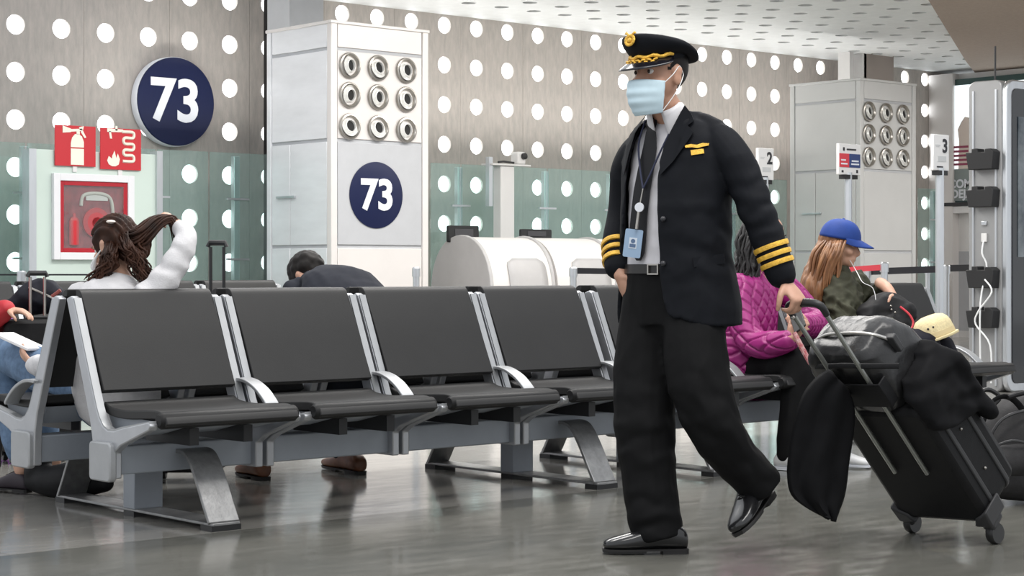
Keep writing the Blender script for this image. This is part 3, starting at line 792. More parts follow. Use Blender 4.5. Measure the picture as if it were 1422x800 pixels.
def head_frame(c, fwd, pitch=0.0, roll=0.0):
    f = Vector((fwd[0], fwd[1], 0)).normalized(); up = Vector((0, 0, 1))
    right = f.cross(up)
    f2 = (f*math.cos(pitch)+up*math.sin(pitch)); u2 = right.cross(f2)
    r2 = right*math.cos(roll)+u2*math.sin(roll); u3 = r2.cross(f2)
    return Matrix(((r2.x, f2.x, u3.x, c[0]), (r2.y, f2.y, u3.y, c[1]), (r2.z, f2.z, u3.z, c[2]), (0, 0, 0, 1)))
def head_parts(mb, H, s=1.0, nose=True):
    D = lambda q: Matrix.Diagonal((s, s, s, 1))
    def el(c, r): mb.ball((0, 0, 0), 1.0, H @ Matrix.Translation(Vector(c)*s) @ Matrix.Diagonal((r[0]*s, r[1]*s, r[2]*s, 1)), 20, 14)
    el((0, -.012, .035), (.076, .096, .088))
    el((0, .012, -.02), (.068, .076, .085))
    el((0, .030, -.072), (.050, .058, .046))
    el((0, .068, -.098), (.024, .022, .018))
    el((0, .072, .022), (.052, .020, .012))
    for e in (-1, 1):
        el((e*.042, .052, -.03), (.028, .03, .026))
        el((e*.076, -.008, -.012), (.010, .020, .033))
        el((e*.079, -.012, .006), (.010, .018, .018))
    if nose:
        mb.limb([tuple(H @ (Vector(p)*s)) for p in ((0, .082, .012), (0, .095, -.014), (0, .104, -.036), (0, .090, -.045))], [.010*s, .011*s, .014*s, .012*s], 10, None, 3)
        el((0, .084, -.068), (.024, .012, .008)); el((0, .083, -.078), (.021, .011, .007))
def eye_sockets(H, s=1.0):
    cs = [H @ (Vector((e*.031, .088, .006))*s) for e in (-1, 1)]
    def f(co, n_):
        for c in cs:
            d = (co-c).length
            if d < .03*s: co = co-n_*(.010*s*math.exp(-(d/(.013*s))**2))
        return co
    return f
def eyes(H, parent, off, s=1.0, brow=M_hair_k):
    for e in (-1, 1):
        b = MB().ball(H @ (Vector((e*.031, .0675, .006))*s), .0115*s, None, 14, 10); o = b.build('eyeball', M_eye, parent, off=off)
        MB().ball(H @ (Vector((e*.031, .0742, .006))*s), .0072*s, None, 12, 8).build('iris', M_iris, o, off=off)
        MB().tube([H @ (Vector(p)*s) for p in ((e*.012, .090, .022), (e*.030, .089, .028), (e*.050, .074, .024))], [.0035, .0045, .002], 6, spl=3).build('eyebrow', brow, parent, off=off)
def hand(mb, W, fdir, pn, thumb, curl=(.5, .7, .5), s=1.0, tcurl=.5, spread=.0):
    W = Vector(W); f = Vector(fdir).normalized(); n_ = Vector(pn); n_ = (n_-f*n_.dot(f)).normalized()
    t = Vector(thumb); t = (t-f*t.dot(f)-n_*t.dot(n_)).normalized()
    mb.limb([W-f*.03*s, W+f*.01*s, W+f*.045*s, W+f*.082*s], [(.027*s, .02*s), (.03*s, .019*s), (.040*s, .0175*s), (.039*s, .0145*s)], 14, tuple(t), 3)
    for k, (o, L) in enumerate(((.031, .070), (.0105, .078), (-.0105, .073), (-.031, .058))):
        base = W+f*(.080 if k in (1, 2) else .074)*s+t*o*s
        d = (f+t*spread*(1.5-k)*.5).normalized(); pts = [base-d*.012*s, base]; ang = 0
        for q, fr in zip(curl, (.45, .31, .24)):
            ang += q; dd = (d*math.cos(ang)+n_*math.sin(ang)); pts.append(pts[-1]+dd*L*fr*s)
        r = .0092 if k < 3 else .008
        mb.limb(pts, [r*s*1.05, r*s*1.05, r*s, r*s*.92, r*s*.78], 10, None, 3)
    b = W+f*.018*s+t*.026*s
    d1 = (f*.55+t*.75+n_*.35).normalized(); d2 = (f*.8+t*.35+n_*(.3+tcurl*.6)).normalized(); d3 = (f*.8+t*.05+n_*(.4+tcurl)).normalized()
    mb.limb([b-d1*.01*s, b+d1*.036*s, b+d1*.036*s+d2*.03*s, b+d1*.036*s+d2*.03*s+d3*.024*s], [.014*s, .0125*s, .0105*s, .0085*s], 10, None, 3)
def shoe(name, toe, heel, up, parent, off, m, msole, L=None, s=1.0):
    """leather shoe from heel to toe; up is the instep side"""
    toe = Vector(toe); heel = Vector(heel); y = (toe-heel); L = y.length; y.normalize()
    z = Vector(up); z = (z-y*z.dot(y)).normalized(); x = y.cross(z)
    Mx = Matrix(((x.x, y.x, z.x, heel.x), (x.y, y.y, z.y, heel.y), (x.z, y.z, z.z, heel.z), (0, 0, 0, 1)))
    sec = [(-.01, .012, .060, .026), (.02, .010, .082, .038), (.12, .010, .100, .043), (.26, .010, .108, .043), (.38, .010, .102, .045), (.50, .008, .086, .050), (.64, .008, .070, .054), (.80, .008, .058, .053), (.93, .010, .047, .043), (1.0, .014, .036, .022)]
    b = MB(); rings = []
    for t, z0, z1, hw in sec:
        r = []
        for k in range(16):
            a = 2*PI*k/16; c_, s_ = math.cos(a), math.sin(a)
            r.append((hw*s*math.copysign(abs(c_)**.75, c_), t*L, s*((z0+z1)/2+(z1-z0)/2*math.copysign(abs(s_)**.8, s_))))
        rings.append(r)
    b.rings(rings, True, True, Mx)
    up_ = b.build(name, m, parent, off=off, smooth=60, sub=1)
    ol = []
    for t, hw in ((-.012, .022), (.02, .034), (.12, .039), (.3, .038), (.5, .045), (.66, .050), (.82, .048), (.94, .037), (1.0, .02)): ol.append((hw*s, t*L))
    poly = ol+[(-a_, b_) for a_, b_ in ol[::-1]]
    MB().prism([(a*.98, b) for a, b in poly], .006*s, .013*s, Mx).prism([(a*.94, b) for a, b in poly if b < .32*L], -.006*s, .006*s, Mx).prism([(a*.92, b) for a, b in poly if b > .48*L], .0*s, .006*s, Mx).build('sole', msole, up_, off=off, smooth=30)
    b = MB()
    for k in range(4):
        t = .36+.055*k; zz = (.112-.03*(t-.3)/.2*.75)*s
        b.tube([Mx @ Vector((-.022*s, t*L, zz-.012)), Mx @ Vector((0, t*L+.004, zz-.001)), Mx @ Vector((.022*s, t*L, zz-.012))], .0028, 5, spl=3)
    b.build('laces', msole, up_, off=off)
    return up_
def strand_hair(paths, n_around=6, spl=4):
    b = MB()
    for pts, rad in paths: b.tube(pts, rad, n_around, spl=spl)
    return b
# ================================================================== the pilot
M_suit = mat('black_wool', (.0065, .0075, .0105), .7, var=.12, vscale=30, bump=.06, bscale=400, spec=.16)
M_trous = mat('black_trouser', (.0065, .0065, .007), .75, var=.15, vscale=14, spec=.14)
M_shirt = mat('white_shirt', (.62, .61, .64), .7, var=.04, vscale=12)
M_tie = mat('black_tie', (.010, .010, .012), .5, spec=.2, bump=.05, bscale=300)
M_gold = mat('gold_braid', (.80, .47, .06), .45, .25, var=.25, vscale=60, bump=.3, bscale=200)
M_leather = mat('black_shoe_leather', (.012, .012, .013), .2, coat=.3)
M_sole = mat('shoe_sole', (.012, .011, .011), .6)
M_mask = mat('surgical_mask', (.60, .76, .84), .8, var=.04, vscale=25)
M_loop = mat('ear_loop', (.85, .86, .86), .7)
PDEP = 6.66
PR = (942-CX)/FPX*PDEP
p_loc = RD(PR, PDEP, 0)
PHI = math.radians(42)
pf = RD(-math.sin(PHI), -math.cos(PHI)); pr = RD(-math.cos(PHI), math.sin(PHI))
def LP(x, y, z): return Vector((p_loc.x+pr.x*x+pf.x*y, p_loc.y+pr.y*x+pf.y*y, z))
pilot = thing('person', 'walking person in black airline pilot uniform, peaked cap and face mask', 'person', p_loc)
OFF = p_loc
TS = [(.76, .240, .172, -.002), (.86, .236, .168, .0), (.95, .222, .160, .006), (1.05, .208, .152, .014), (1.18, .205, .150, .016), (1.30, .212, .142, .010), (1.39, .212, .130, .004), (1.46, .198, .115, .004), (1.51, .160, .098, .006), (1.545, .098, .084, .012), (1.575, .076, .074, .02), (1.62, .066, .066, .03)]
def tsec(z):
    for a_, b_ in zip(TS[:-1], TS[1:]):
        if a_[0] <= z <= b_[0]:
            f = (z-a_[0])/(b_[0]-a_[0]); f = f*f*(3-2*f)*.5+f*.5
            return [a_[k]+(b_[k]-a_[k])*f for k in (1, 2, 3)]
    return list((TS[0] if z < TS[0][0] else TS[-1])[1:])
def S(th, z, off=0.0):
    a_, b_, cy = tsec(z); s_, c_ = math.sin(th), math.cos(th); p = .88
    return LP(-(a_+off)*math.copysign(abs(s_)**p, s_), cy+(b_+off)*math.copysign(abs(c_)**p, c_), z)
def th_at(px, z, off):
    lo, hi = math.radians(-50), math.radians(130)
    for k in range(30):
        mid = (lo+hi)/2
        if to_px(S(mid, z, off))[0] < px: lo = mid
        else: hi = mid
    return (lo+hi)/2
def on_torso(px, py, off=0.0):
    d = PDEP-.1
    for k in range(6):
        z = CAMH-(py-HY)/FPX*d
        th = th_at(px, z, off); p = S(th, z, off); d = ST*p.x+CT*p.y
    return p, th, z
# ---- body (skin): head, neck, slim core, hands
HC = PD(915, 103, 6.60); HS = 1.07; PHIH = math.radians(50)
hf = RD(-math.sin(PHIH), -math.cos(PHIH))
H = head_frame(HC, hf, math.radians(-3))
body = MB()
head_parts(body, H, HS)
body.limb([LP(0, -.02, 1.38), LP(0, -.02, 1.48), HC+Vector((0, 0, -.09))-hf*.012, HC+Vector((0, 0, -.03))-hf*.01], [.09, .062, .056, .06], 16)
body.limb([LP(0, 0, .92), LP(0, .01, 1.1), LP(0, 0, 1.3), LP(0, -.01, 1.42)], [(.14, .10), (.14, .10), (.15, .09), (.14, .07)], 16, tuple(pr))
lsh = LP(-.185, -.005, 1.43); rsh = LP(.185, -.005, 1.43)
larm = [lsh, PD(1031, 240, 6.50), PD(1055, 300, 6.47), PD(1074, 352, 6.45), PD(1090, 391, 6.44)]
rarm = [rsh, PD(876, 240, 6.84), PD(871, 300, 6.86), PD(862, 348, 6.80), PD(862, 382, 6.72)]
for A in (larm, rarm): body.limb([LP(0, 0, 1.40)]+A, [.06, .052, .044, .040, .034, .027], 12)
rleg = [PD(908, 415, 6.72), PD(898, 500, 6.67), PD(893, 592, 6.61), PD(902, 670, 6.58), PD(918, 742, 6.57)]
lleg = [PD(962, 415, 6.60), PD(968, 500, 6.52), PD(988, 580, 6.48), PD(1022, 634, 6.53), PD(1056, 676, 6.58)]
for A in (rleg, lleg): body.limb([LP(0, 0, .95)]+A, [.08, .08, .07, .055, .045, .038], 12)
# left hand on the trolley grip, right hand in the pocket
GRIP_A = PD(1101, 424, 6.44); GRIP_B = PD(1139, 426, 6.385)
gdir = (GRIP_B-GRIP_A).normalized()
gm = GRIP_A.lerp(GRIP_B, .30)
wst = PD(1091, 393, 6.44)
gd2 = PD(1112, 408, 6.40)-wst
hand(body, wst, gd2+Vector((0, 0, -.03)), (gm-wst)-gd2*.9+RD(-.05, .03, -.08), RD(-.3, -.6, .2), (1.0, .95, .6), 1.0, .8)
hand(body, PD(861, 383, 6.72), PD(872, 408, 6.70)-PD(861, 383, 6.72), RD(.5, .2, 0), RD(.2, -.8, 0), (.3, .3, .2), .95)
solid('body', body, .0055, M_skin, pilot, OFF, 3, eye_sockets(H, HS))
eyes(H, pilot, OFF, HS)
# short dark hair at the nape and temples
hm = MB()
hm.ball((0, 0, 0), 1.0, H @ Matrix.Translation((0, -.022, .028)) @ Matrix.Diagonal((.084, .099, .096, 1)), 24, 16)
hm.v = [v for v in hm.v]
def cut_hair(mb, keep):
    bm = bmesh.new(); bm.from_mesh(mb.mesh('hair', None))
    bmesh.ops.delete(bm, geom=[v for v in bm.verts if not keep(v.co)], context='VERTS')
    me = bpy.data.meshes.new('hair'); bm.to_mesh(me); bm.free(); me.polygons.foreach_set('use_smooth', [True]*len(me.polygons)); return me
Hi = H.inverted()
me = cut_hair(hm, lambda c: (Hi @ c).y < .03 and (Hi @ c).z > -.055+.9*max(0, (Hi @ c).y+.03))
me.transform(Matrix.Translation(-OFF)); mkobj('hair', me, M_hair_k, pilot)
# ---- cap
T = H @ Matrix.Translation((0, -.004, .050)) @ Matrix.Rotation(math.radians(-4.5), 4, 'X') @ Matrix.Diagonal((1.05, 1.05, .88, 1))
def ring(a_, b_, z, cy=0, tilt=0.0, n=40): return [tuple(T @ Vector((a_*math.sin(2*PI*k/n), cy+b_*math.cos(2*PI*k/n), z+tilt*math.cos(2*PI*k/n)))) for k in range(n)]
cap = MB().rings([ring(.081, .099, .0), ring(.083, .101, .012), ring(.085, .103, .036)]).build('cap_band', M_suit, pilot, off=OFF, smooth=60)
crown = [ring(.086, .104, .020), ring(.097, .112, .026, 0, .018), ring(.114, .126, .036, -.006, .034), ring(.122, .133, .048, -.010, .044), ring(.121, .132, .060, -.010, .046), ring(.108, .118, .070, -.008, .042), ring(.07, .08, .079, -.004, .030), ring(.02, .02, .083, 0, .010)]
Ti = T.inverted()
def droop(p):
    q_ = Ti @ Vector(p); q_.z -= .24*max(0, -q_.y-.02); return tuple(T @ q_)
MB().rings([[droop(p) for p in r_] for r_ in crown]).build('cap_crown', M_suit, cap, off=OFF, smooth=70)
def visor(u, v):
    an = math.radians(-82+164*u); w_ = math.cos((u-.5)*PI)**.6 if 0 < u < 1 else 0
    a_, b_ = .0835, .1015
    base = Vector((a_*math.sin(an), b_*math.cos(an), .008))
    out = Vector((math.sin(an)*.6, math.cos(an), 0)).normalized()
    return tuple(T @ (base+out*(.058*v*w_)+Vector((0, 0, -.038*v*w_-.012*(abs(math.sin(an))**2)*v))))
MB().grid(visor, 26, 7).build('cap_visor', mat('visor_patent', (.008, .008, .012), .18, coat=.4), cap, off=OFF, solid=.004, smooth=60)
bp = []
for k in range(25):
    an = math.radians(-80+160*k/24); bp.append(T @ Vector((.089*math.sin(an), .107*math.cos(an), .016+.004*math.sin(k*1.3))))
MB().tube(bp, [.005+.0025*abs(math.sin(k*.9)) for k in range(25)], 8).build('gold_cord', M_gold, cap, off=OFF)
lf = MB()
for k in range(16):
    an = math.radians(-44+88*k/15); r_ = random.uniform(-.4, .4)
    c_ = Vector((.094*math.sin(an)*1.03, .117*math.cos(an), .004-.008*(k % 2)))
    lf.ball((0, 0, 0), 1, T @ Matrix.Translation(c_) @ Matrix.Rotation(-an, 4, 'Z') @ Matrix.Rotation(r_, 4, 'Y') @ Matrix.Diagonal((.010, .006, .005, 1)), 8, 6)
lf.build('visor_leaves', M_gold, cap, off=OFF)
eb = T @ Matrix.Translation((0, .129, .088)) @ Matrix.Rotation(math.radians(14), 4, 'X')
em = MB()
for k in range(12):
    an = 2*PI*k/12; em.ball((0, 0, 0), 1, eb @ Matrix.Translation((.019*math.cos(an), 0, .019*math.sin(an))) @ Matrix.Rotation(-an, 4, 'Y') @ Matrix.Diagonal((.007, .004, .010, 1)), 8, 6)
em.ball((0, 0, 0), 1, eb @ Matrix.Diagonal((.011, .006, .011, 1)), 10, 8)
for e in (-1, 1): em.tube([eb @ Vector((e*.008, 0, .02)), eb @ Vector((e*.02, 0, .03)), eb @ Vector((e*.026, .0, .026))], [.004, .005, .002], 6)
em.build('cap_badge', M_gold, cap, off=OFF, smooth=60)
# ---- mask
def maskfn(u, v):
    an = math.radians(-78+156*u); z = -.022-.126*v
    bul = math.sin(PI*min(1, v*.92+.12))**.7
    cx_ = .080*math.sin(an)*(1-.30*v*v); cy_ = .024+(.084+.028*bul)*math.cos(an)**.9 if math.cos(an) > 0 else .018
    z += -.010*(1-math.cos(an))*(.5-v)*2
    cy_ += .0022*math.sin(v*PI*7)*max(0, math.cos(an))
    return tuple(H @ Vector((cx_, cy_, z)))
mk = MB().grid(maskfn, 27, 25).build('face_mask', M_mask, pilot, off=OFF, solid=.003, smooth=60)
for e, u in ((-1, 0), (1, 1)):
    for v in (.04, .94):
        p0 = Vector(maskfn(u, v)); p1 = H @ Vector((e*.091, -.014, .022 if v < .5 else -.042)); p2 = H @ Vector((e*.088, -.034, -.008))
        MB().tube([p0, p0.lerp(p1, .5)+(H.to_3x3() @ Vector((e*.006, 0, 0))), p1, p2], .0016, 6, spl=3).build('ear_loop', M_loop, mk, off=OFF)
# ---- shirt, collar, tie
sh = MB()
sh.rings([[tuple(S(2*PI*k/40, z, -.022)) for k in range(40)] for z in [.985+.02*j for j in range(29)]])
solid('shirt', sh, .008, M_shirt, pilot, OFF, 2, folds(.004, (14, 14, 9)))
def nk(th, z, r):
    c_ = LP(0, .004, 1.47).lerp(HC+Vector((0, 0, -.09))-hf*.012, max(0, min(1.2, (z-1.47)/(HC.z-.09-1.47))))
    dirv = pr*(-math.sin(th))+pf*math.cos(th)
    return Vector((c_.x, c_.y, z))+dirv*r
co = MB()
def colfn(u, v):
    th = math.radians(18+324*u); s_ = math.cos(th)
    zt = 1.590-.036*max(0, s_); zb = 1.535-.060*max(0, s_)**1.5-.018*max(0, s_)
    r = .069+.014*v+.014*max(0, s_)*v
    return tuple(nk(th, zt+(zb-zt)*v, r))
co.grid(colfn, 33, 6)
co.build('shirt_collar', mat('white_collar', (.70, .69, .71), .65), pilot, off=OFF, solid=.004, smooth=60)
def decal(pts, off, m, name, parent, thick=.004):
    P3 = [on_torso(px, py, off)[0] for px, py in pts]
    n_ = len(P3); b = MB()
    nrm = (RD(-.25, -1)).normalized()
    ring0 = [tuple(p+nrm*thick) for p in P3]; ring1 = [tuple(p-nrm*thick) for p in P3]
    b.rings([ring0, ring1]); return b.build(name, m, parent, off=OFF, smooth=40)
def ribbon(pts, off, m, name, parent, thick=.003):
    """strip across the chest: list of (px_left, px_right, py)"""
    rows = []
    for xl, xr, y in pts:
        a_ = on_torso(xl, y, off)[0]; b_ = on_torso(xr, y, off)[0]; rows.append((a_, (a_+b_)/2+RD(-.2, -1).normalized()*.004, b_))
    nrm = RD(-.25, -1).normalized()*thick
    b = MB(); b.rings([[tuple(r[0]+nrm), tuple(r[1]+nrm), tuple(r[2]+nrm), tuple(r[2]-nrm), tuple(r[1]-nrm), tuple(r[0]-nrm)] for r in rows])
    return b.build(name, m, parent, off=OFF, smooth=45)
tie = ribbon([(897, 912, 166), (896, 912, 172), (898, 909, 181), (897, 911, 184), (893, 912, 205), (886, 908, 235), (880, 903, 265), (876, 899, 300), (873, 897, 335), (877, 895, 352), (884, 890, 362)], -.008, M_tie, 'tie', pilot)
# ---- jacket: open shell plus sleeves
ZL = [(1.565, 947), (1.535, 943), (1.50, 937), (1.44, 927), (1.38, 919), (1.33, 914), (1.25, 913), (1.1, 914), (1.0, 916), (.90, 920), (.84, 928), (.81, 950)]
def edge_px(z, tab):
    for (za, xa), (zb_, xb) in zip(tab[:-1], tab[1:]):
        if za >= z >= zb_: f = (za-z)/(za-zb_); return xa+(xb-xa)*f
    return tab[0][1] if z > tab[0][0] else tab[-1][1]
ZR = [(1.565, 897), (1.535, 893), (1.50, 888), (1.44, 879), (1.38, 873), (1.30, 869), (1.2, 866), (1.1, 864)]
NU, NV = 72, 60
jk = MB()
def jk_pt(u, v, off):
    z = 1.56-(1.56-.80)*v
    tl = th_at(edge_px(z, ZL), z, off)
    if z > 1.10: tr = th_at(edge_px(z, ZR), z, off)
    else: tr = math.radians(-58)-max(0, 1.10-z)*1.0
    th = tl+(tr+2*PI-tl)*u
    hem = .02*math.exp(-((u)/.05)**2) if v > .97 else 0
    return S(th, z+hem, off)
outer = [[jk_pt(i/(NU-1), j/(NV-1), .006) for i in range(NU)] for j in range(NV)]
inner = [[jk_pt(i/(NU-1), j/(NV-1), -.012) for i in range(NU)] for j in range(NV)]
rings_ = [[tuple(p) for p in o_]+[tuple(p) for p in i_[::-1]] for o_, i_ in zip(outer, inner)]
jk.rings(rings_)
lsl = [LP(-.15, -.002, 1.475), LP(-.195, -.004, 1.43), PD(1027, 235, 6.50), PD(1050, 290, 6.47), PD(1066, 330, 6.46), PD(1085, 381, 6.445)]
rsl = [LP(.15, -.005, 1.455), LP(.195, -.005, 1.41), PD(873, 240, 6.84), PD(866, 295, 6.86), PD(858, 335, 6.82), PD(858, 370, 6.75)]
jk.limb(lsl, [.058, .070, .066, .062, .059, .052], 18)
for e in (-1, 1): jk.limb([LP(e*.075, .004, 1.525), LP(e*.115, .0, 1.512), LP(e*.155, -.004, 1.485)], [.034, .042, .05], 16)
jk.limb(rsl, [.060, .074, .068, .062, .058, .050], 18)
def elbow_folds(base, centers):
    def f(co, n_):
        co2 = base(co, n_)
        for c, ax, R, amp, fr in centers:
            d = (co-c).length
            if d < R*2:
                w_ = math.exp(-(d/R)**2); co2 = co2+n_*amp*w_*math.sin((co-c).dot(ax)*fr+noise.noise(co*14)*2.2)
        return co2
    return f
jacket = solid('jacket', jk, .0062, M_suit, pilot, OFF, 5, elbow_folds(folds(.004, (7, 7, 5)), [(PD(1053, 290, 6.45), Vector((.3, 0, -.9)), .12, .004, 90), (S(math.radians(60), 1.08), Vector((.4, .2, .8)), .16, .004, 70)]))
lapel = decal([(951, 146), (960, 158), (964, 168), (955, 174), (963, 184), (950, 203), (935, 224), (917, 243), (916, 225), (923, 200), (931, 183), (941, 164)], .016, M_suit, 'lapel', jacket, .004)
decal([(887, 160), (878, 170), (868, 186), (864, 200), (871, 203), (862, 225), (866, 245), (873, 215), (882, 185), (892, 168)], .014, M_suit, 'lapel', jacket, .003)
decal([(962, 358), (1005, 352), (1007, 366), (964, 371)], .012, M_suit, 'pocket_flap', jacket, .003)
for y in (304, 366):
    p, th, z = on_torso(921, y, .014); MB().ball(p, .010, None, 12, 8).build('button', mat('button_dark', (.03, .03, .035), .3), jacket, off=OFF)
decal([(951, 202), (960, 200), (968, 201), (976, 198.5), (985, 199), (984, 202), (974, 204), (968, 205.5), (961, 204.5), (952, 205)], .012, M_gold, 'wings_badge', jacket, .003)
decal([(959, 208.5), (977, 206.5), (978, 213), (960, 215.5)], .012, M_gold, 'name_bar', jacket, .002)
# cuff stripes
def cuff_rings(path, rad, cs, nm=jacket):
    a_, b_ = Vector(path[-2]), Vector(path[-1]); ax = (b_-a_).normalized()
    for c_ in cs:
        c = a_.lerp(b_, c_); r = rad[0]+(rad[1]-rad[0])*c_
        b = MB(); x = ax.orthogonal().normalized(); y = ax.cross(x)
        b.rings([[tuple(c+ax*h+x*(rr*math.cos(2*PI*k/28))+y*(rr*math.sin(2*PI*k/28))) for k in range(28)] for h, rr in ((-.0085, r*.97), (-.0085, r+.003), (0, r+.0045), (.0085, r+.003), (.0085, r*.97))], True)
        b.build('cuff_stripe', M_gold, nm, off=OFF, smooth=50)
cuff_rings(lsl, (.062, .055), (.26, .48, .70))
cuff_rings(rsl, (.060, .053), (.20, .50, .80))
# ---- belt and trousers
bl = MB()
bl.rings([[tuple(S(2*PI*k/40, z, o_)) for k in range(40)] for z, o_ in ((.985, -.022), (.985, -.014), (1.018, -.014), (1.018, -.022))])
blt = bl.build('belt', mat('belt_leather', (.012, .011, .010), .35), pilot, off=OFF, smooth=50)
p, th, z = on_torso(907, 374, -.010)
fm = frame(p, S(th+.05, z)-S(th-.05, z), (0, 0, 1))
bk = MB()
for a_, b_ in (((-.024, -.019, -.003), (.024, -.014, .004)), ((-.024, .014, -.003), (.024, .019, .004)), ((-.024, -.014, -.003), (-.019, .014, .004)), ((.019, -.014, -.003), (.024, .014, .004))): bk.box(a_, b_, fm)
bk.build('buckle', M_silver, blt, off=OFF)
tr = MB()
tr.rings([[tuple(S(2*PI*k/40, z, -.020)) for k in range(40)] for z in (.80, .85, .90, .95, 1.0)])
tr.limb([LP(.0, -.002, .88), LP(0, -.005, .80), LP(0, -.005, .74)], [(.19, .14), (.19, .14), (.14, .12)], 22, tuple(pr))
def leg_tube(mb, P_, R_): mb.tube(P_, R_, 20, spl=5)
leg_tube(tr, [PD(906, 415, 6.72), PD(898, 500, 6.68), PD(895, 590, 6.62), PD(902, 670, 6.59), PD(909, 718, 6.57), PD(914, 747, 6.565)], [.108, .118, .108, .098, .094, .092])
leg_tube(tr, [PD(962, 415, 6.60), PD(966, 500, 6.52), PD(984, 575, 6.48), PD(1016, 628, 6.52), PD(1038, 652, 6.55), PD(1059, 677, 6.58)], [.116, .116, .104, .088, .082, .080])
hemc = [(PD(893, 600, 6.5), Vector((.2, .1, .9)), .16, .006, 60), (PD(905, 725, 6.5), Vector((.3, .3, .8)), .10, .007, 80), (PD(990, 590, 6.4), Vector((.5, -.3, .6)), .15, .007, 65), (PD(1045, 655, 6.5), Vector((.5, .2, .6)), .09, .006, 80)]
solid('trousers', tr, .0075, M_trous, pilot, OFF, 4, elbow_folds(folds(.006, (8, 8, 3.2)), hemc))
# ---- shoes
shoe('shoe', PZ(837, 769)+Vector((0, 0, .006)), PZ(954, 768)+Vector((0, 0, .006)), (0, 0, 1), pilot, OFF, M_leather, M_sole, s=1.02)
shoe('shoe', PD(1027, 744, 6.42), PD(1069, 690, 6.67), RD(-.75, -.55, .45), pilot, OFF, M_leather, M_sole, s=1.02)
# ---- lanyard and identity card
ln = MB()
jn = on_torso(893, 262, .004)[0]
for pts in ([(893, 168), (887, 200), (889, 235), (893, 262)], [(929, 186), (915, 215), (903, 242), (893, 262)]):
    ln.tube([on_torso(x, y, .002)[0] for x, y in pts], .0035, 6, spl=4)
lan = ln.build('lanyard', mat('lanyard_navy', (.02, .025, .06), .7), pilot, off=OFF)
rc = on_torso(888, 288, .012)[0]; nrm = RD(-.3, -1).normalized(); rt = nrm.cross(Vector((0, 0, 1)))*-1
MB().lathe([(.016, -.006), (.017, 0), (.014, .006), (.004, .008)], frame(rc, -rt, (0, 0, 1)), 20).build('badge_reel', M_letter, lan, off=OFF)
cd = on_torso(879, 338, .016)[0]
MB().tube([jn, rc], .003, 6).tube([rc, on_torso(884, 318, .016)[0]], .006, 6).build('badge_strap', M_silver, lan, off=OFF)
CM = frame(cd, rt if rt.dot(RD(1, 0)) > 0 else -rt, (0, 0, 1)) @ Matrix.Rotation(math.radians(-7), 4, 'Z')
card = MB().prism(rrect(.064, .10, .006, 3), -.0015, .0015, CM).build('identity_card', mat('card_blue', (.30, .42, .58), .35), lan, off=OFF)
MB().box((-.014, -.018, .001), (.014, .02, .0028), CM).build('card_photo', mat('card_pale', (.66, .72, .8), .5), card, off=OFF)
MB().lathe([(.008, .0015), (.008, .0035)], CM @ Matrix.Translation((0, .008, 0)), 14).box((-.011, -.014, .0015), (.011, -.002, .0035), CM).build('card_portrait', mat('card_ink', (.10, .16, .28), .5), card, off=OFF)
# ================================================================== rolling suitcase with bag and coat
M_nyl = mat('black_nylon', (.0085, .0085, .0095), .6, var=.2, vscale=40, bump=.1, bscale=300, spec=.25)
M_nylg = mat('dark_grey_trim', (.035, .035, .037), .55)
M_bagl = mat('black_bag_leather', (.020, .020, .021), .30, var=.2, vscale=9, bump=.12, bscale=60, spec=.5)
M_rail = mat('trolley_rail', (.33, .34, .32), .35, .8)
M_coat = mat('black_coat', (.0065, .0065, .0075), .8, var=.2, vscale=12, spec=.15)
SB = RD(1.618, 6.885, .045)
hd = RD(1.012, 6.42, .885)
Lx = (hd-SB).normalized(); wx = RD(.68, -.733, 0).normalized(); wx = (wx-Lx*wx.dot(Lx)).normalized(); tx = Lx.cross(wx)
if tx.z < 0: tx = -tx
SM_ = Matrix(((wx.x, Lx.x, tx.x, SB.x), (wx.y, Lx.y, tx.y, SB.y), (wx.z, Lx.z, tx.z, SB.z), (0, 0, 0, 1)))
def SP(w, l, t): return SM_ @ Vector((w, l, t))
HL = (hd-SB).length
suit = thing('rolling_suitcase', 'black upright wheeled suitcase tilted and pulled by the pilot', 'suitcase', (SB.x, SB.y, 0))
so = suit.location
MB().prism([(x, y+.315) for x, y in rrect(.40, .57, .055, 6)], .0, .25, SM_).build('body', M_nyl, suit, off=so, bevel=.022, smooth=45)
for t0, t1 in ((.055, .075), (.175, .195)):
    MB().prism([(x, y+.315) for x, y in rrect(.412, .582, .058, 6)], t0, t1, SM_).build('piping', M_nylg, suit, off=so, bevel=.004, smooth=45)
MB().prism([(x, y+.25) for x, y in rrect(.33, .36, .04, 5)], .25, .285, SM_).build('front_pocket', M_nyl, suit, off=so, bevel=.014, smooth=45)
MB().tube([SP(-.15, .41, .289), SP(0, .42, .289), SP(.15, .41, .289)], .005, 6, spl=3).build('pocket_zip', M_nylg, suit, off=so)
for e in (-1, 1):
    cpm = MB().prism([(e*x, y) for x, y in ((.21, .02), (.215, .10), (.15, .06), (.13, .02))], -.01, .10, SM_).build('corner_guard', M_nylg, suit, off=so, bevel=.008)
    wh = MB().lathe([(.012, -.016), (.036, -.016), (.040, -.008), (.040, .008), (.036, .016), (.012, .016)], frame(SP(e*.185, .0, .035), Lx, tx), 22)
    c_ = SP(e*.185, 0, .035); dz = c_.z-.040
    wh.v = [(x, y, z-dz) for x, y, z in wh.v]
    wh.build('wheel', mat('wheel_rubber', (.015, .015, .015), .4), suit, off=so)
    MB().prism([(e*.155, -.005), (e*.205, -.005), (e*.205, .07), (e*.155, .07)], -.005, .075, SM_).build('wheel_housing', M_nylg, suit, off=so, bevel=.012)
    MB().tube([SP(e*.072, .30, -.012), SP(e*.072, HL-.02, -.012)], .0085, 10).build('rail', M_rail, suit, off=so)
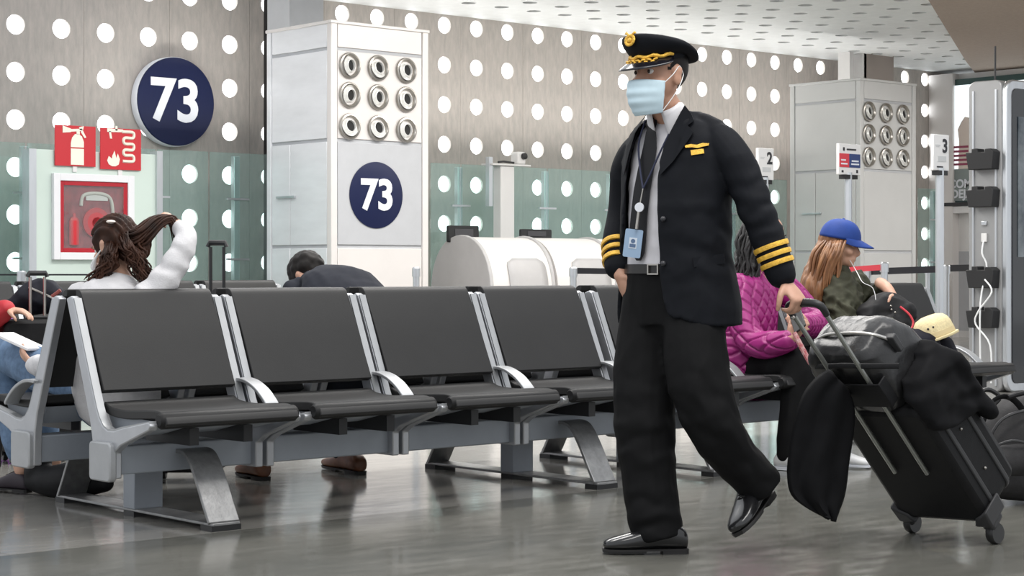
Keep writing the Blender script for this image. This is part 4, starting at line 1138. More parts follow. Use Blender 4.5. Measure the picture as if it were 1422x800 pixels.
for (w_, l_) in ((.203, .20), (.203, .40)): MB().ball(SP(w_, l_, .12), .006, None, 10, 6).build('stud', M_silver, suit, off=so)
gp = [SP(-.074, HL-.05, -.012), SP(-.074, HL-.012, -.012), SP(-.05, HL+.006, -.012), SP(0, HL+.010, -.012), SP(.05, HL+.006, -.012), SP(.074, HL-.012, -.012), SP(.074, HL-.05, -.012)]
MB().tube(gp, [.012, .0135, .0145, .0155, .0145, .0135, .012], 12, spl=4).build('grip', M_black, suit, off=so)
MB().ball(SP(-.066, HL-.045, -.026), .008, None, 10, 6).build('grip_button', M_silver, suit, off=so)
# flight bag standing on the suitcase against the rails
fb = thing('flight_bag', 'shiny black leather flight bag strapped on top of the suitcase', 'bag', SP(0, .62, .12))
fo = fb.location
rg = []
for l, ww, t0, t1 in ((.585, .15, .012, .26), (.60, .17, .006, .285), (.68, .178, .004, .30), (.76, .172, .004, .29), (.83, .155, .006, .26), (.865, .13, .02, .225), (.878, .09, .05, .18)):
    rg.append([tuple(SP(x-.05, l, (t0+t1)/2+y)) for x, y in rrect(2*ww, t1-t0, min(.07, (t1-t0)*.35), 6)])
bm_ = MB().rings(rg)
def sag(co, n_): return co+n_*(.010*noise.noise(co*7)+.004*noise.noise(co*19))
solid('bag_body', bm_, .008, M_bagl, fb, fo, 3, sag)
MB().tube([SP(-.18, .862, .10), SP(-.12, .884, .105), SP(-.05, .889, .105), SP(.02, .884, .11), SP(.08, .866, .12), SP(.118, .82, .14)], .006, 8, spl=4).build('zip', mat('zip_metal', (.55, .54, .52), .3, .8), fb, off=fo)
MB().box((-.03, .79, .13), (.03, .86, .155), SM_ @ Matrix.Translation((.11, -.02, .0))).build('zip_pull', M_nylg, fb, off=fo, bevel=.004)
MB().box((-.14, .655, -.029), (.125, .765, -.0225), SM_).box((-.14, .655, -.027), (-.132, .765, .02), SM_).box((.117, .655, -.027), (.125, .765, .02), SM_).build('trolley_sleeve', M_nyl, fb, off=fo, bevel=.003)
MB().tube([SP(-.2, .80, .03), SP(-.10, .835, -.006), SP(0, .84, -.008), SP(.10, .835, -.006), SP(.2, .80, .03)], (.010), 8, spl=4, flat=.5).build('seam', M_nyl, fb, off=fo)
# coat: one heap over the front of the suitcase, one panel hanging beside the rails
ct = thing('folded_coat', 'black coat draped over the suitcase, one side hanging to the left', 'coat', SP(0, .55, .2))
cto = ct.location
heap = MB()
def slab(secs):
    heap.rings([[tuple(SP(cw+x, l, ct_+y)) for x, y in rrect(ww, tt, min(ww, tt)*.45, 5)] for l, cw, ww, ct_, tt in secs])
slab([(.34, .05, .30, .258, .03), (.38, .04, .39, .262, .045), (.46, .03, .43, .264, .055), (.56, .03, .44, .262, .065), (.62, .05, .38, .250, .08), (.67, .10, .24, .235, .09), (.71, .13, .14, .22, .07)])
slab([(.39, .210, .030, .245, .08), (.44, .212, .040, .19, .20), (.50, .212, .05, .15, .30), (.58, .206, .06, .14, .32), (.65, .185, .09, .14, .28), (.70, .165, .08, .15, .20)])
heap.limb([SP(.19, .46, .255), SP(.212, .40, .262), SP(.222, .345, .262)], [.045, .042, .036], 14)
solid('coat_heap', heap, .009, M_coat, ct, cto, 5, elbow_folds(folds(.008, (6, 6, 8), .004), [(SP(.22, .52, .15), Lx*.8+tx*.5, .2, .007, 60)]))
lft = [(1152, 514), (1132, 528), (1114, 552), (1102, 590), (1095, 630), (1093, 662), (1099, 686), (1120, 703), (1140, 714)]
rgt = [(1178, 545), (1184, 566), (1184, 590), (1180, 620), (1176, 645), (1174, 668), (1170, 690), (1164, 710), (1158, 723)]
lf3 = catmull([(*PD(x, y, 6.52+.004*i),) for i, (x, y) in enumerate(lft)], 4); rt3 = catmull([(*PD(x, y, 6.60+.006*i),) for i, (x, y) in enumerate(rgt)], 4)
dvec = RD(0, -1)
def hang(u, v):
    i = min(len(lf3)-1, int(round(v*(len(lf3)-1)))); a_ = Vector(lf3[i]); b_ = Vector(rt3[i])
    return tuple(a_.lerp(b_, u)+dvec*(.05*math.sin(PI*u)**.6+.020*math.sin(u*13+v*3+1.5*noise.noise(Vector((u*3, v*4, 2))))*(.35+.65*v)))
MB().grid(hang, 22, 33).build('coat_side', M_coat, ct, off=cto, solid=.012, smooth=60)
# backpack on the floor behind the suitcase
bp0 = PZ(1412, 700)
bpk = thing('backpack', 'dark grey backpack lying on the floor behind the rolling suitcase', 'backpack', (bp0.x, bp0.y, 0))
bo = bpk.location
bk = MB().limb([PD(1370, 650, 7.95), PD(1395, 620, 8.0), PD(1430, 600, 8.05), PD(1470, 610, 8.1)], [.10, .155, .19, .16], 20)
bk.limb([PD(1390, 660, 7.9), PD(1450, 660, 8.0)], [.10, .12], 16)
def flat_floor(co, n_):
    c = co+n_*(.012*noise.noise(co*6)); c.z = max(c.z, .003); return c
M_bpk = mat('backpack_fabric', (.030, .029, .030), .65, var=.3, vscale=14, bump=.1, bscale=150, spec=.25)
solid('sack', bk, .010, M_bpk, bpk, bo, 4, flat_floor)
pk_ = MB().limb([PD(1392, 640, 7.82), PD(1425, 640, 7.86)], [(.075, .06), (.075, .06)], 16, tuple(Vector((0, 0, 1))))
pko = solid('front_pocket', pk_, .010, M_bpk, bpk, bo, 3, flat_floor)
MB().tube([PD(1378, 622, 7.80), PD(1405, 612, 7.785), PD(1438, 618, 7.82)], .006, 6, spl=4).build('pocket_zip', M_nylg, pko, off=bo)
MB().tube([PD(1372, 612, 7.84), PD(1392, 582, 7.83), PD(1430, 570, 7.86), PD(1462, 582, 7.92)], .007, 6, spl=4).build('main_zip', M_nylg, bpk, off=bo)
MB().tube([PD(1366, 585, 7.85), PD(1380, 556, 7.85), PD(1402, 552, 7.87), PD(1422, 572, 7.9), PD(1440, 610, 7.9)], .014, 8, spl=5, flat=.4).build('strap', M_nyl, bpk, off=bo)
MB().tube([PD(1355, 548, 7.9), PD(1372, 541, 7.9), PD(1388, 552, 7.9), PD(1372, 566, 7.88), PD(1356, 560, 7.9)], .010, 8, spl=5).build('buckle_strap', M_black, bpk, off=bo)
MB().tube([PD(1400, 552, 7.84), PD(1430, 546, 7.86), PD(1470, 560, 7.9)], .01, 8, spl=4).build('grab_handle', M_nyl, bpk, off=bo)

# ================================================================== luggage behind the first bench
def trolley_case(name, label, cx, cy, w, h, dth, rz, mats, handle_top, hm, rgap=.10, hx=0.0):
    t = thing(name, label, 'suitcase', (cx, cy, 0), rz)
    MB().prism(rrect(w, h-.05, .05, 5), -dth/2, dth/2, frame((0, 0, .05+(h-.05)/2), (1, 0, 0), (0, 0, 1))).build('body', mats, t, bevel=.02, smooth=45)
    for e in (-1, 1):
        for f in (-1, 1):
            MB().lathe([(.01, -.012), (.024, -.012), (.027, 0), (.024, .012), (.01, .012)], frame((e*(w/2-.05), f*(dth/2-.05), .027), (0, 1, 0), (0, 0, 1)), 14).build('wheel', M_black, t)
            MB().box((e*(w/2-.05)-.018, f*(dth/2-.05)-.014, .03), (e*(w/2-.05)+.018, f*(dth/2-.05)+.014, .07)).build('caster', M_black, t)
        MB().tube([(hx+e*rgap/2, 0, h-.04), (hx+e*rgap/2, 0, handle_top-.02)], .008, 8).build('rail', hm, t)
    MB().tube([(hx-rgap/2-.012, 0, handle_top-.02), (hx-rgap/2-.005, 0, handle_top), (hx+rgap/2+.005, 0, handle_top), (hx+rgap/2+.012, 0, handle_top-.02)], .014, 8).build('grip', M_black, t)
    MB().box((-.06, -.012, h-.002), (.06, .012, h+.018)).build('carry_handle', M_black, t, bevel=.006)
    return t
q = PZ(262, 668); trolley_case('trolley_case', 'black four-wheel suitcase with raised black handle behind the empty bench', q.x, q.y, .36, .56, .24, -TH, M_nyl, 1.125, M_black, .062, .135)
q = PZ(52, 640); trolley_case('trolley_case', 'black upright suitcase with silver rails beside the purple bag', q.x, q.y, .40, .74, .26, -TH+.5, M_nyl, .98, M_silver, .075)
dz_ = PZ(46, 640)
du = thing('duffel_bag', 'black soft duffel bag lying on the suitcase with silver rails', 'bag', (dz_.x, dz_.y, .74))
b = MB().limb([PD(16, 425, 9.75), PD(38, 417, 9.8), PD(62, 412, 9.85), PD(84, 424, 9.85)], [.05, .085, .095, .07], 16)
solid('bag_body', b, .012, mat('navy_black_fabric', (.012, .013, .02), .7, var=.3, vscale=12, spec=.2), du, du.location, 4, folds(.012, (8, 8, 8)))
MB().tube([PD(40, 399, 9.75), PD(58, 407, 9.74), PD(75, 415, 9.72)], .006, 6, spl=3).build('pale_strap', M_silver, du, off=du.location)
MB().tube([PD(72, 412, 9.7), PD(79, 407, 9.7), PD(84, 403, 9.7)], .010, 6, spl=3).build('tag', mat('tag_red_brown', (.25, .06, .05), .6), du, off=du.location)
q = PZ(4, 625)
pb_ = thing('purple_bag', 'purple shopping bag standing at the edge beside the black suitcase', 'bag', (q.x, q.y, 0))
b = MB(); z_ = lambda y: CAMH-(y-HY)/FPX*10.28
b.rings([[tuple(Vector((q.x, q.y, zz))+RD(x*sc_, y*sc_)) for x, y in rrect(.20, .14, .03, 4)] for zz, sc_ in ((.005, 1.0), (.2, 1.05), (.45, 1.0), (z_(520), .9), (z_(450), .75), (z_(442), .6))])
b.build('sack', mat('purple_fabric', (.22, .03, .34), .6, var=.3, vscale=10), pb_, off=pb_.location, smooth=60)
MB().tube([PD(-8, 470, 10.2), PD(-4, 430, 10.2), PD(8, 436, 10.18), PD(12, 470, 10.2)], .01, 6, spl=4).build('handle', M_black, pb_, off=pb_.location)
# black bag under the rear seats
q = PZ(96, 690)
ub = thing('tote_bag', 'slouched black bag on the floor under the rear seats', 'bag', (q.x, q.y, 0))
b = MB().limb([PD(50, 668, 8.25), PD(75, 668, 8.2), PD(100, 668, 8.15), PD(128, 670, 8.1), PD(146, 672, 8.05)], [.055, .075, .08, .06, .04], 16)
b.limb([PD(52, 655, 8.25), PD(60, 625, 8.25)], [.06, .05], 12)
solid('sack', b, .010, M_nyl, ub, ub.location, 3, flat_floor)
# ================================================================== woman in the white sweater, seen from behind
M_knit = mat('white_knit', (.66, .65, .66), .85, var=.06, vscale=18, bump=.2, bscale=160, spec=.2)
M_denim = mat('blue_denim', (.13, .20, .31), .8, var=.25, vscale=24, bump=.1, bscale=200, spec=.2)
ww_loc = PZ(165, 700); ww_loc = Vector((3.98, 7.02, 0))
wwn = thing('person', 'seated person in a white sweater holding up long brown hair', 'person', ww_loc)
WO = ww_loc
WH = PD(158, 342, 7.80); wf = RD(-.86, .50)
HW = head_frame(WH, wf, math.radians(-22))
b = MB(); head_parts(b, HW, .98)
nb = PD(170, 398, 7.72)
b.limb([PD(168, 425, 7.72), nb, PD(164, 372, 7.77), WH-Vector((0, 0, .03))], [.075, .052, .05, .055], 14)
b.limb([PD(165, 545, 7.72), PD(160, 480, 7.70), PD(162, 425, 7.72)], [(.13, .09), (.12, .08), (.12, .07)], 14, tuple(RD(1, .2)))
rA = [PD(218, 412, 7.62), PD(262, 334, 7.72), PD(246, 312, 7.82)]
lA = [PD(106, 420, 7.78), PD(80, 505, 7.82), PD(52, 508, 8.02)]
b.limb([PD(165, 425, 7.72), PD(208, 415, 7.64), PD(238, 375, 7.66), PD(259, 334, 7.72), PD(246, 312, 7.82)], [.05, .04, .036, .032, .026], 12)
b.limb([PD(165, 425, 7.72)]+lA, [.05, .04, .034, .026], 12)
hand(b, PD(247, 313, 7.82), PD(232, 299, 7.86)-PD(247, 313, 7.82), RD(-.4, .1, -.6), RD(.2, .8, .4), (.8, .9, .6), .95)
hand(b, PD(50, 507, 8.03), PD(34, 496, 8.10)-PD(50, 507, 8.03), RD(.1, .4, .8), RD(.2, -.5, .6), (.35, .4, .3), .95)
hipp = PD(160, 548, 7.72)
Ls = [[PD(150, 550, 7.74), PD(60, 515, 8.1), PD(2, 496, 8.40), PD(20, 590, 8.32), PD(30, 652, 8.28)], [PD(175, 550, 7.80), PD(95, 520, 8.25), PD(50, 508, 8.55), PD(62, 590, 8.5), PD(75, 640, 8.5)]]
for A in Ls: b.limb(A, [.07, .065, .05, .045, .034], 12)
solid('body', b, .006, M_skin2, wwn, WO, 3, eye_sockets(HW, .98))
eyes(HW, wwn, WO, .98, M_hair_b)
g = MB()
sw = tuple(RD(1, .15))
g.limb([PD(163, 555, 7.70), PD(160, 500, 7.66), PD(158, 450, 7.66), PD(160, 415, 7.69), PD(166, 400, 7.72)], [(.185, .135), (.18, .13), (.185, .125), (.165, .10), (.09, .07)], 22, sw)
g.limb([PD(208, 415, 7.64), PD(238, 375, 7.66), PD(259, 334, 7.72), PD(250, 318, 7.80)], [.072, .058, .050, .038], 16)
g.limb([PD(114, 416, 7.76), PD(92, 455, 7.80), PD(80, 500, 7.84), PD(64, 508, 7.93), PD(50, 508, 8.02)], [.075, .068, .060, .052, .046], 16)
swt = solid('sweater', g, .008, M_knit, wwn, WO, 4, elbow_folds(folds(.006, (7, 7, 8)), [(PD(240, 370, 7.62), Vector((.5, -.4, .8)), .12, .006, 80), (PD(190, 405, 7.6), Vector((.5, -.4, .7)), .10, .006, 90), (PD(62, 505, 7.9), Vector((.6, -.6, 0)), .08, .006, 110)]))
jn_ = MB()
for A, R in zip(Ls, ([.10, .095, .082, .070, .06], [.10, .095, .08, .068, .058])): jn_.limb(A[:4]+[A[3].lerp(A[4], .6)], R, 16)
jn_.limb([PD(145, 553, 7.72), PD(180, 553, 7.74)], [.13, .13], 16)
solid('jeans', jn_, .009, M_denim, wwn, WO, 3, folds(.006, (9, 9, 6)))
M_shoe_d = mat('dark_sandal', (.03, .022, .03), .6)
for A, e in zip(Ls, (0, 1)):
    an = A[4]; toe = an+RD(-.17, .10); toe.z = .012; heel = an+RD(.04, -.03); heel.z = .012
    shoe('shoe', toe, heel, (0, 0, 1), wwn, WO, M_shoe_d, M_sole, s=.82)
# hair: cap on the skull, gathered length pulled up to the hand, loose curls on the back
hr = MB()
hr.ball((0, 0, 0), 1.0, HW @ Matrix.Translation((0, -.022, .030)) @ Matrix.Diagonal((.088, .106, .100, 1)), 20, 14)
hr.limb([HW @ Vector((0, -.06, -.02)), HW @ Vector((.02, -.11, -.02)), PD(196, 348, 7.74)], [.07, .06, .035], 12)
def no_face(co, n_):
    q_ = HW.inverted() @ co
    if q_.y > .045 and q_.z < .07: co = co-HW.to_3x3() @ Vector((0, .06, 0))
    return co+n_*(.006*math.sin(q_.x*260+q_.z*60)+.005*noise.noise(co*30))
hb_ = solid('hair', hr, .007, M_hair_b, wwn, WO, 2, no_face)
rnd = random.Random(3)
st = []
for k in range(150):     # lock pulled to the raised hand
    o1 = Vector((rnd.uniform(-1, 1), rnd.uniform(-1, 1), rnd.uniform(-1, 1)))
    a0 = PD(175, 335, 7.74)+o1*.035; a1 = PD(196, 328, 7.72)+o1*.03; a2 = PD(218, 308, 7.76)+o1*.022; a3 = PD(238, 305, 7.81)+o1*.014; a4 = PD(247, 322+rnd.uniform(-4, 12), 7.80)+o1*.018
    st.append(([a0, a1, a2, a3, a4], [.004, .0052, .005, .0045, .002]))
for k in range(120):     # curls falling on the right shoulder
    o1 = Vector((rnd.uniform(-1, 1), rnd.uniform(-1, 1), rnd.uniform(-1, 1))); w_ = rnd.uniform(0, 6)
    e_ = rnd.uniform(.4, 1)
    P_ = [PD(178, 335, 7.74)+o1*.04]
    for j in range(1, 6):
        f = j/5*e_; P_.append(PD(180+28*f+5*math.sin(w_+j*1.9), 340+60*f, 7.68)+o1*.028)
    st.append((P_, [.004, .005, .0045, .004, .0035, .0015]))
for k in range(100):     # curls falling in front of the left shoulder
    o1 = Vector((rnd.uniform(-1, 1), rnd.uniform(-1, 1), rnd.uniform(-1, 1))); w_ = rnd.uniform(0, 6)
    e_ = rnd.uniform(.5, 1)
    P_ = [PD(156, 345, 7.72)+o1*.03]
    for j in range(1, 7):
        f = j/6*e_; P_.append(PD(154-30*f*f+4*math.sin(w_+j*1.7), 350+47*f, 7.67)+o1*.024)
    st.append((P_, [.004, .005, .005, .0045, .004, .0035, .0015]))
strand_hair(st, 5, 3).build('hair_locks', M_hair_b, hb_, off=WO, smooth=None)
MB().ball(PD(154, 308, 7.70), (.02, .02, .008), None, 10, 6).build('hair_clip', mat('clip_pearl', (.75, .68, .62), .3), hb_, off=WO)
# glasses / mask edge at the cheek
MB().tube([HW @ Vector((-.078, -.005, -.01)), HW @ Vector((-.074, .05, -.035)), HW @ Vector((-.04, .10, -.05)), HW @ Vector((0, .112, -.05)), HW @ Vector((.04, .10, -.05)), HW @ Vector((.074, .05, -.035))], [.002, .006, .016, .020, .016, .006], 8, spl=3).build('face_mask', M_loop, wwn, off=WO)
bk_ = MB(); M_b = frame(PD(32, 476, 8.12), RD(1, -.25, -.42), RD(.4, .9, -.1))
bk_.box((-.105, -.09, -.006), (.075, .09, .006), M_b)
o = bk_.build('booklet', mat('white_paper', (.85, .84, .84), .7), None, off=PD(32, 476, 8.12), loc=PD(32, 476, 8.12), bevel=.002)
tag(o, 'white booklet held in the lap of the person in the white sweater', 'booklet')

# ================================================================== man bent forward in a dark shirt
M_dshirt = mat('charcoal_shirt', (.022, .024, .032), .8, var=.15, vscale=10, spec=.15)
mloc = Vector((5.15, 6.98, 0))
man = thing('person', 'person in a charcoal shirt bent forward on the rear seats', 'person', mloc)
MH = PD(429, 386, 9.02); mf = RD(-.80, .60)
HM = head_frame(MH, mf, math.radians(-50))
b = MB(); head_parts(b, HM, 1.0)
b.limb([PD(452, 412, 8.85), PD(440, 395, 8.93), MH], [.075, .062, .06], 14)
b.limb([PD(486, 545, 8.62), PD(490, 470, 8.62), PD(470, 420, 8.75)], [(.13, .10), (.13, .09), (.14, .08)], 14, tuple(RD(.75, .66)))
aL = [PD(398, 420, 8.95), PD(385, 500, 9.1), PD(375, 535, 9.3)]; aR = [PD(505, 425, 8.9), PD(470, 510, 9.15), PD(430, 540, 9.35)]
for A in (aL, aR): b.limb([PD(455, 420, 8.85)]+A, [.06, .05, .04, .028], 12)
hand(b, aL[-1], RD(.1, .3, -.5), RD(.5, .2, 0), RD(0, -1, .3), (.3, .4, .3)); hand(b, aR[-1], RD(-.1, .3, -.5), RD(-.5, .2, 0), RD(0, -1, .3), (.3, .4, .3))
mL = [[PD(455, 548, 8.62), PD(385, 525, 8.95), PD(345, 525, 9.10), PD(348, 600, 9.06), PD(352, 645, 9.02)], [PD(505, 548, 8.70), PD(478, 530, 9.05), PD(455, 525, 9.25), PD(470, 600, 9.22), PD(484, 638, 9.18)]]
for A in mL: b.limb(A, [.075, .07, .055, .045, .036], 12)
solid('body', b, .007, M_skin, man, mloc, 3, eye_sockets(HM))
g = MB()
g.limb([PD(485, 552, 8.60), PD(488, 500, 8.58), PD(488, 436, 8.62), PD(472, 404, 8.72), PD(450, 396, 8.84)], [(.18, .14), (.19, .14), (.225, .14), (.215, .125), (.13, .09)], 22, tuple(RD(.80, .60)))
g.limb([PD(414, 410, 8.88), PD(398, 440, 8.98), PD(386, 485, 9.08)], [.085, .075, .06], 16)
g.limb([PD(498, 410, 8.78), PD(500, 460, 8.95), PD(478, 505, 9.12)], [.085, .075, .06], 16)
solid('shirt', g, .009, M_dshirt, man, mloc, 4, elbow_folds(folds(.006, (6, 6, 6)), [(PD(420, 395, 8.8), Vector((.8, -.5, .6)), .14, .006, 60)]))
g = MB()
for A in mL: g.limb(A, [.105, .10, .085, .072, .064], 16)
g.limb([PD(460, 550, 8.62), PD(505, 550, 8.66)], [.14, .14], 16)
solid('trousers', g, .010, M_trous, man, mloc, 3, folds(.006, (9, 9, 5)))
M_brown = mat('brown_shoe', (.17, .065, .03), .4, var=.3, vscale=20)
shoe('shoe', PZ(334, 660)+Vector((0, 0, .006)), PZ(368, 668)+Vector((0, 0, .006)), (0, 0, 1), man, mloc, M_brown, M_sole, s=1.0)
shoe('shoe', PZ(452, 650)+Vector((0, 0, .006)), PZ(502, 660)+Vector((0, 0, .006)), (0, 0, 1), man, mloc, M_brown, M_sole, s=1.0)
hm = MB(); hm.ball((0, 0, 0), 1.0, HM @ Matrix.Translation((0, -.016, .036)) @ Matrix.Diagonal((.084, .104, .098, 1)), 24, 16)
HMi = HM.inverted()
def shaggy(co, n_):
    q_ = HMi @ co
    if q_.y > .055 and q_.z < .05: co = co-HM.to_3x3() @ Vector((0, .05, 0))
    return co+n_*(.008*noise.noise(co*34))
solid('hair', hm, .007, M_hair_k, man, mloc, 1, shaggy)

# ================================================================== woman in the pink quilted jacket
M_pink = mat('magenta_quilted', (.31, .016, .165), .45, var=.12, vscale=14, spec=.5)
ploc = Vector((7.40, 6.42, 0))
pkw = thing('person', 'seated person in a magenta quilted jacket and black trousers', 'person', ploc)
PH_ = PD(1066, 330, 9.72); ppf = RD(.80, -.60)
HP = head_frame(PH_, ppf, math.radians(-10))
b = MB(); head_parts(b, HP, .98)
b.limb([PD(1052, 405, 9.72), PD(1056, 378, 9.73), PD(1062, 352, 9.73), PH_], [.08, .055, .05, .055], 14)
b.limb([PD(1040, 505, 9.75), PD(1044, 450, 9.74), PD(1050, 405, 9.73)], [(.13, .10), (.13, .09), (.13, .07)], 14, tuple(RD(.6, .8)))
aR = [PD(1022, 400, 9.60), PD(1048, 478, 9.42), PD(1100, 470, 9.20)]; aL = [PD(1085, 398, 9.90), PD(1130, 445, 9.75), PD(1112, 452, 9.30)]
for A in (aR, aL): b.limb([PD(1050, 400, 9.73)]+A, [.05, .046, .038, .026], 12)
hand(b, PD(1098, 468, 9.22), PD(1112, 452, 9.16)-PD(1098, 468, 9.22), RD(.5, .3, .2), RD(-.2, -.3, .8), (.7, .8, .5), .95)
hand(b, PD(1118, 448, 9.32), PD(1105, 440, 9.22)-PD(1118, 448, 9.32), RD(-.4, .4, -.2), RD(.1, -.3, .8), (.6, .7, .5), .95)
pL = [[PD(1035, 515, 9.68), PD(1082, 508, 9.42), PD(1108, 510, 9.30), PD(1100, 580, 9.25), PD(1092, 632, 9.25)], [PD(1060, 515, 9.9), PD(1110, 508, 9.62), PD(1140, 510, 9.48), PD(1150, 580, 9.45), PD(1158, 628, 9.42)]]
for A in pL: b.limb(A, [.075, .07, .055, .045, .034], 12)
solid('body', b, .007, M_skin, pkw, ploc, 3, eye_sockets(HP, .98))
eyes(HP, pkw, ploc, .98)
g = MB(); sd = tuple(RD(.62, .78))
g.limb([PD(1030, 520, 9.70), PD(1032, 490, 9.68), PD(1040, 440, 9.68), PD(1048, 402, 9.72), PD(1054, 384, 9.73)], [(.205, .19), (.195, .165), (.185, .135), (.17, .11), (.08, .07)], 24, sd)
g.limb([PD(1026, 402, 9.62), PD(1030, 440, 9.54), PD(1046, 474, 9.45), PD(1072, 478, 9.33), PD(1096, 472, 9.23)], [.085, .078, .072, .062, .050], 16)
g.limb([PD(1082, 398, 9.86), PD(1112, 424, 9.82), PD(1132, 448, 9.72), PD(1122, 452, 9.50), PD(1116, 449, 9.36)], [.085, .076, .068, .058, .046], 16)
def quilt(co, n_):
    u = (co.x+co.y*.35)*100+co.z*70; v = (co.x+co.y*.35)*100-co.z*70
    return co+n_*(-.012*max(math.exp(-(math.sin(u*.5)*4.5)**2), math.exp(-(math.sin(v*.5)*4.5)**2))+.004+.010*noise.noise(co*9))
solid('quilted_jacket', g, .006, M_pink, pkw, ploc, 3, quilt)
g = MB()
for A in pL: g.limb(A, [.105, .10, .09, .070, .052], 16)
solid('trousers', g, .010, M_trous, pkw, ploc, 3, folds(.006, (9, 9, 5)))
for A in pL:
    an = A[4]; toe = an+RD(.16, -.12); toe.z = .008; heel = an+RD(-.05, .03); heel.z = .008
    shoe('shoe', toe, heel, (0, 0, 1), pkw, ploc, mat('white_sneaker', (.7, .7, .7), .5), M_letter, s=.85)
HPi = HP.inverted(); rnd = random.Random(5); st = []
hm = MB(); hm.ball((0, 0, 0), 1.0, HP @ Matrix.Translation((0, -.022, .03)) @ Matrix.Diagonal((.086, .104, .096, 1)), 20, 14)
hm.limb([HP @ Vector((0, -.07, 0)), PD(1040, 355, 9.70), PD(1038, 388, 9.66)], [.075, .075, .05], 14)
def nf2(co, n_):
    q_ = HPi @ co
    if q_.y > .05 and q_.z < .06: co = co-HP.to_3x3() @ Vector((0, .06, 0))
    return co+n_*(.010*noise.noise(co*38))
hp_ = solid('hair', hm, .007, mat('hair_grey_black', (.035, .033, .033), .5, col2=(.012, .011, .011), vscale=40), pkw, ploc, 1, nf2)
for k in range(50):
    o1 = Vector((rnd.uniform(-1, 1), rnd.uniform(-1, 1), rnd.uniform(-1, 1))); w_ = rnd.uniform(0, 6)
    P_ = [PD(1046, 320, 9.66)+o1*.05]
    for j in range(1, 6): P_.append(PD(1044-6*j/5+3*math.sin(w_+j*2.1), 325+68*j/5*rnd.uniform(.8, 1), 9.64)+o1*.05)
    st.append((P_, [.008, .009, .008, .008, .006, .002]))
strand_hair(st, 5, 2).build('hair_locks', MATS['hair_grey_black'], hp_, off=ploc, smooth=None)
hm = MB(); hm.ball((0, 0, 0), 1.0, HP @ Matrix.Translation((0, -.022, .045)) @ Matrix.Diagonal((.095, .113, .098, 1)), 24, 16)
me = cut_hair(hm, lambda c: (HPi @ c).z > .045+.12*(HPi @ c).y and (HPi @ c).y < .015)
me.transform(Matrix.Translation(-ploc)); o = mkobj('knit_hat', me, mat('periwinkle_knit', (.16, .19, .55), .8, bump=.3, bscale=120), pkw)
md = o.modifiers.new('thickness', 'SOLIDIFY'); md.thickness = .006
ph = MB().prism(rrect(.07, .14, .01, 3), -.005, .005, frame(PD(1108, 446, 9.17), RD(.6, -.3, .5), RD(.2, .6, .7)))
o = ph.build('phone', M_black, None, off=PD(1108, 446, 9.17), loc=PD(1108, 446, 9.17), bevel=.003); tag(o, 'dark phone held by the person in the magenta jacket', 'phone')
sc_ = MB().tube([PD(1103, 462, 9.12), PD(1112, 480, 9.10), PD(1124, 502, 9.08), PD(1135, 520, 9.05)], [.012, .014, .013, .010], 8, spl=4)
o = sc_.build('patterned_strap', mat('red_white_pattern', (.40, .03, .05), .7, col2=(.55, .42, .40), vscale=60), None, off=PD(1103, 462, 9.12), loc=PD(1103, 462, 9.12)); tag(o, 'red and white patterned strap hanging from the hands in the magenta sleeves', 'strap')

# ================================================================== woman in the blue cap
M_olive = mat('olive_jacket', (.055, .056, .036), .7, var=.25, vscale=12, spec=.25)
M_cap = mat('royal_blue_cap', (.006, .042, .24), .7, var=.12, vscale=14)
M_hair_l = mat('hair_light_brown', (.34, .16, .065), .42, col2=(.12, .048, .02), vscale=26, stretch=(1, 1, .25))
cloc = Vector((8.10, 6.42, 0))
cw_p = thing('person', 'seated person in a royal blue cap and olive jacket with long brown hair', 'person', cloc)
CHc = PD(1167, 340, 10.28); cf = RD(.96, -.27)
HCp = head_frame(CHc, cf, math.radians(-8))
b = MB(); head_parts(b, HCp, 1.0)
b.limb([PD(1158, 405, 10.3), PD(1160, 380, 10.3), PD(1164, 358, 10.29), CHc], [.08, .052, .048, .055], 14)
b.limb([PD(1165, 505, 10.2), PD(1165, 450, 10.25), PD(1160, 405, 10.3)], [(.13, .10), (.13, .09), (.13, .07)], 14, tuple(RD(.4, .9)))
aR = [PD(1158, 402, 10.18), PD(1184, 458, 10.0), PD(1245, 455, 9.80)]; aL = [PD(1190, 396, 10.42), PD(1212, 440, 10.4), PD(1228, 396, 10.15)]
b.limb([PD(1160, 400, 10.3)]+aR, [.045, .035, .03, .027], 12); b.limb([PD(1160, 400, 10.3), aL[0], PD(1208, 425, 10.4), PD(1226, 394, 10.2)], [.05, .046, .04, .03], 12)
b.limb([PD(1222, 393, 10.2), PD(1232, 400, 10.1), PD(1240, 412, 10.05)], [.032, .03, .026], 12)
hand(b, PD(1240, 410, 10.05), PD(1248, 424, 10.0)-PD(1240, 410, 10.05), RD(-.4, 0, -.4), RD(0, -.7, .3), (.3, .4, .3), .95)
hand(b, PD(1244, 454, 9.80), PD(1262, 459, 9.72)-PD(1244, 454, 9.80), RD(0, 0, -1), RD(.2, -.5, 0), (.25, .3, .2), .95)
cL = [[PD(1160, 515, 10.1), PD(1225, 490, 9.85), PD(1285, 484, 9.65), PD(1290, 560, 9.6), PD(1288, 628, 9.6)], [PD(1185, 515, 10.3), PD(1250, 490, 10.05), PD(1305, 486, 9.85), PD(1312, 560, 9.8), PD(1318, 625, 9.8)]]
for A in cL: b.limb(A, [.075, .07, .055, .045, .034], 12)
solid('body', b, .007, M_skin2, cw_p, cloc, 3, eye_sockets(HCp))
eyes(HCp, cw_p, cloc, 1.0, M_hair_b)
g = MB(); sd = tuple(RD(.35, .94))
g.limb([PD(1172, 515, 10.18), PD(1170, 470, 10.2), PD(1170, 430, 10.22), PD(1165, 398, 10.27), PD(1162, 380, 10.29)], [(.18, .16), (.18, .145), (.185, .13), (.17, .105), (.075, .07)], 24, sd)
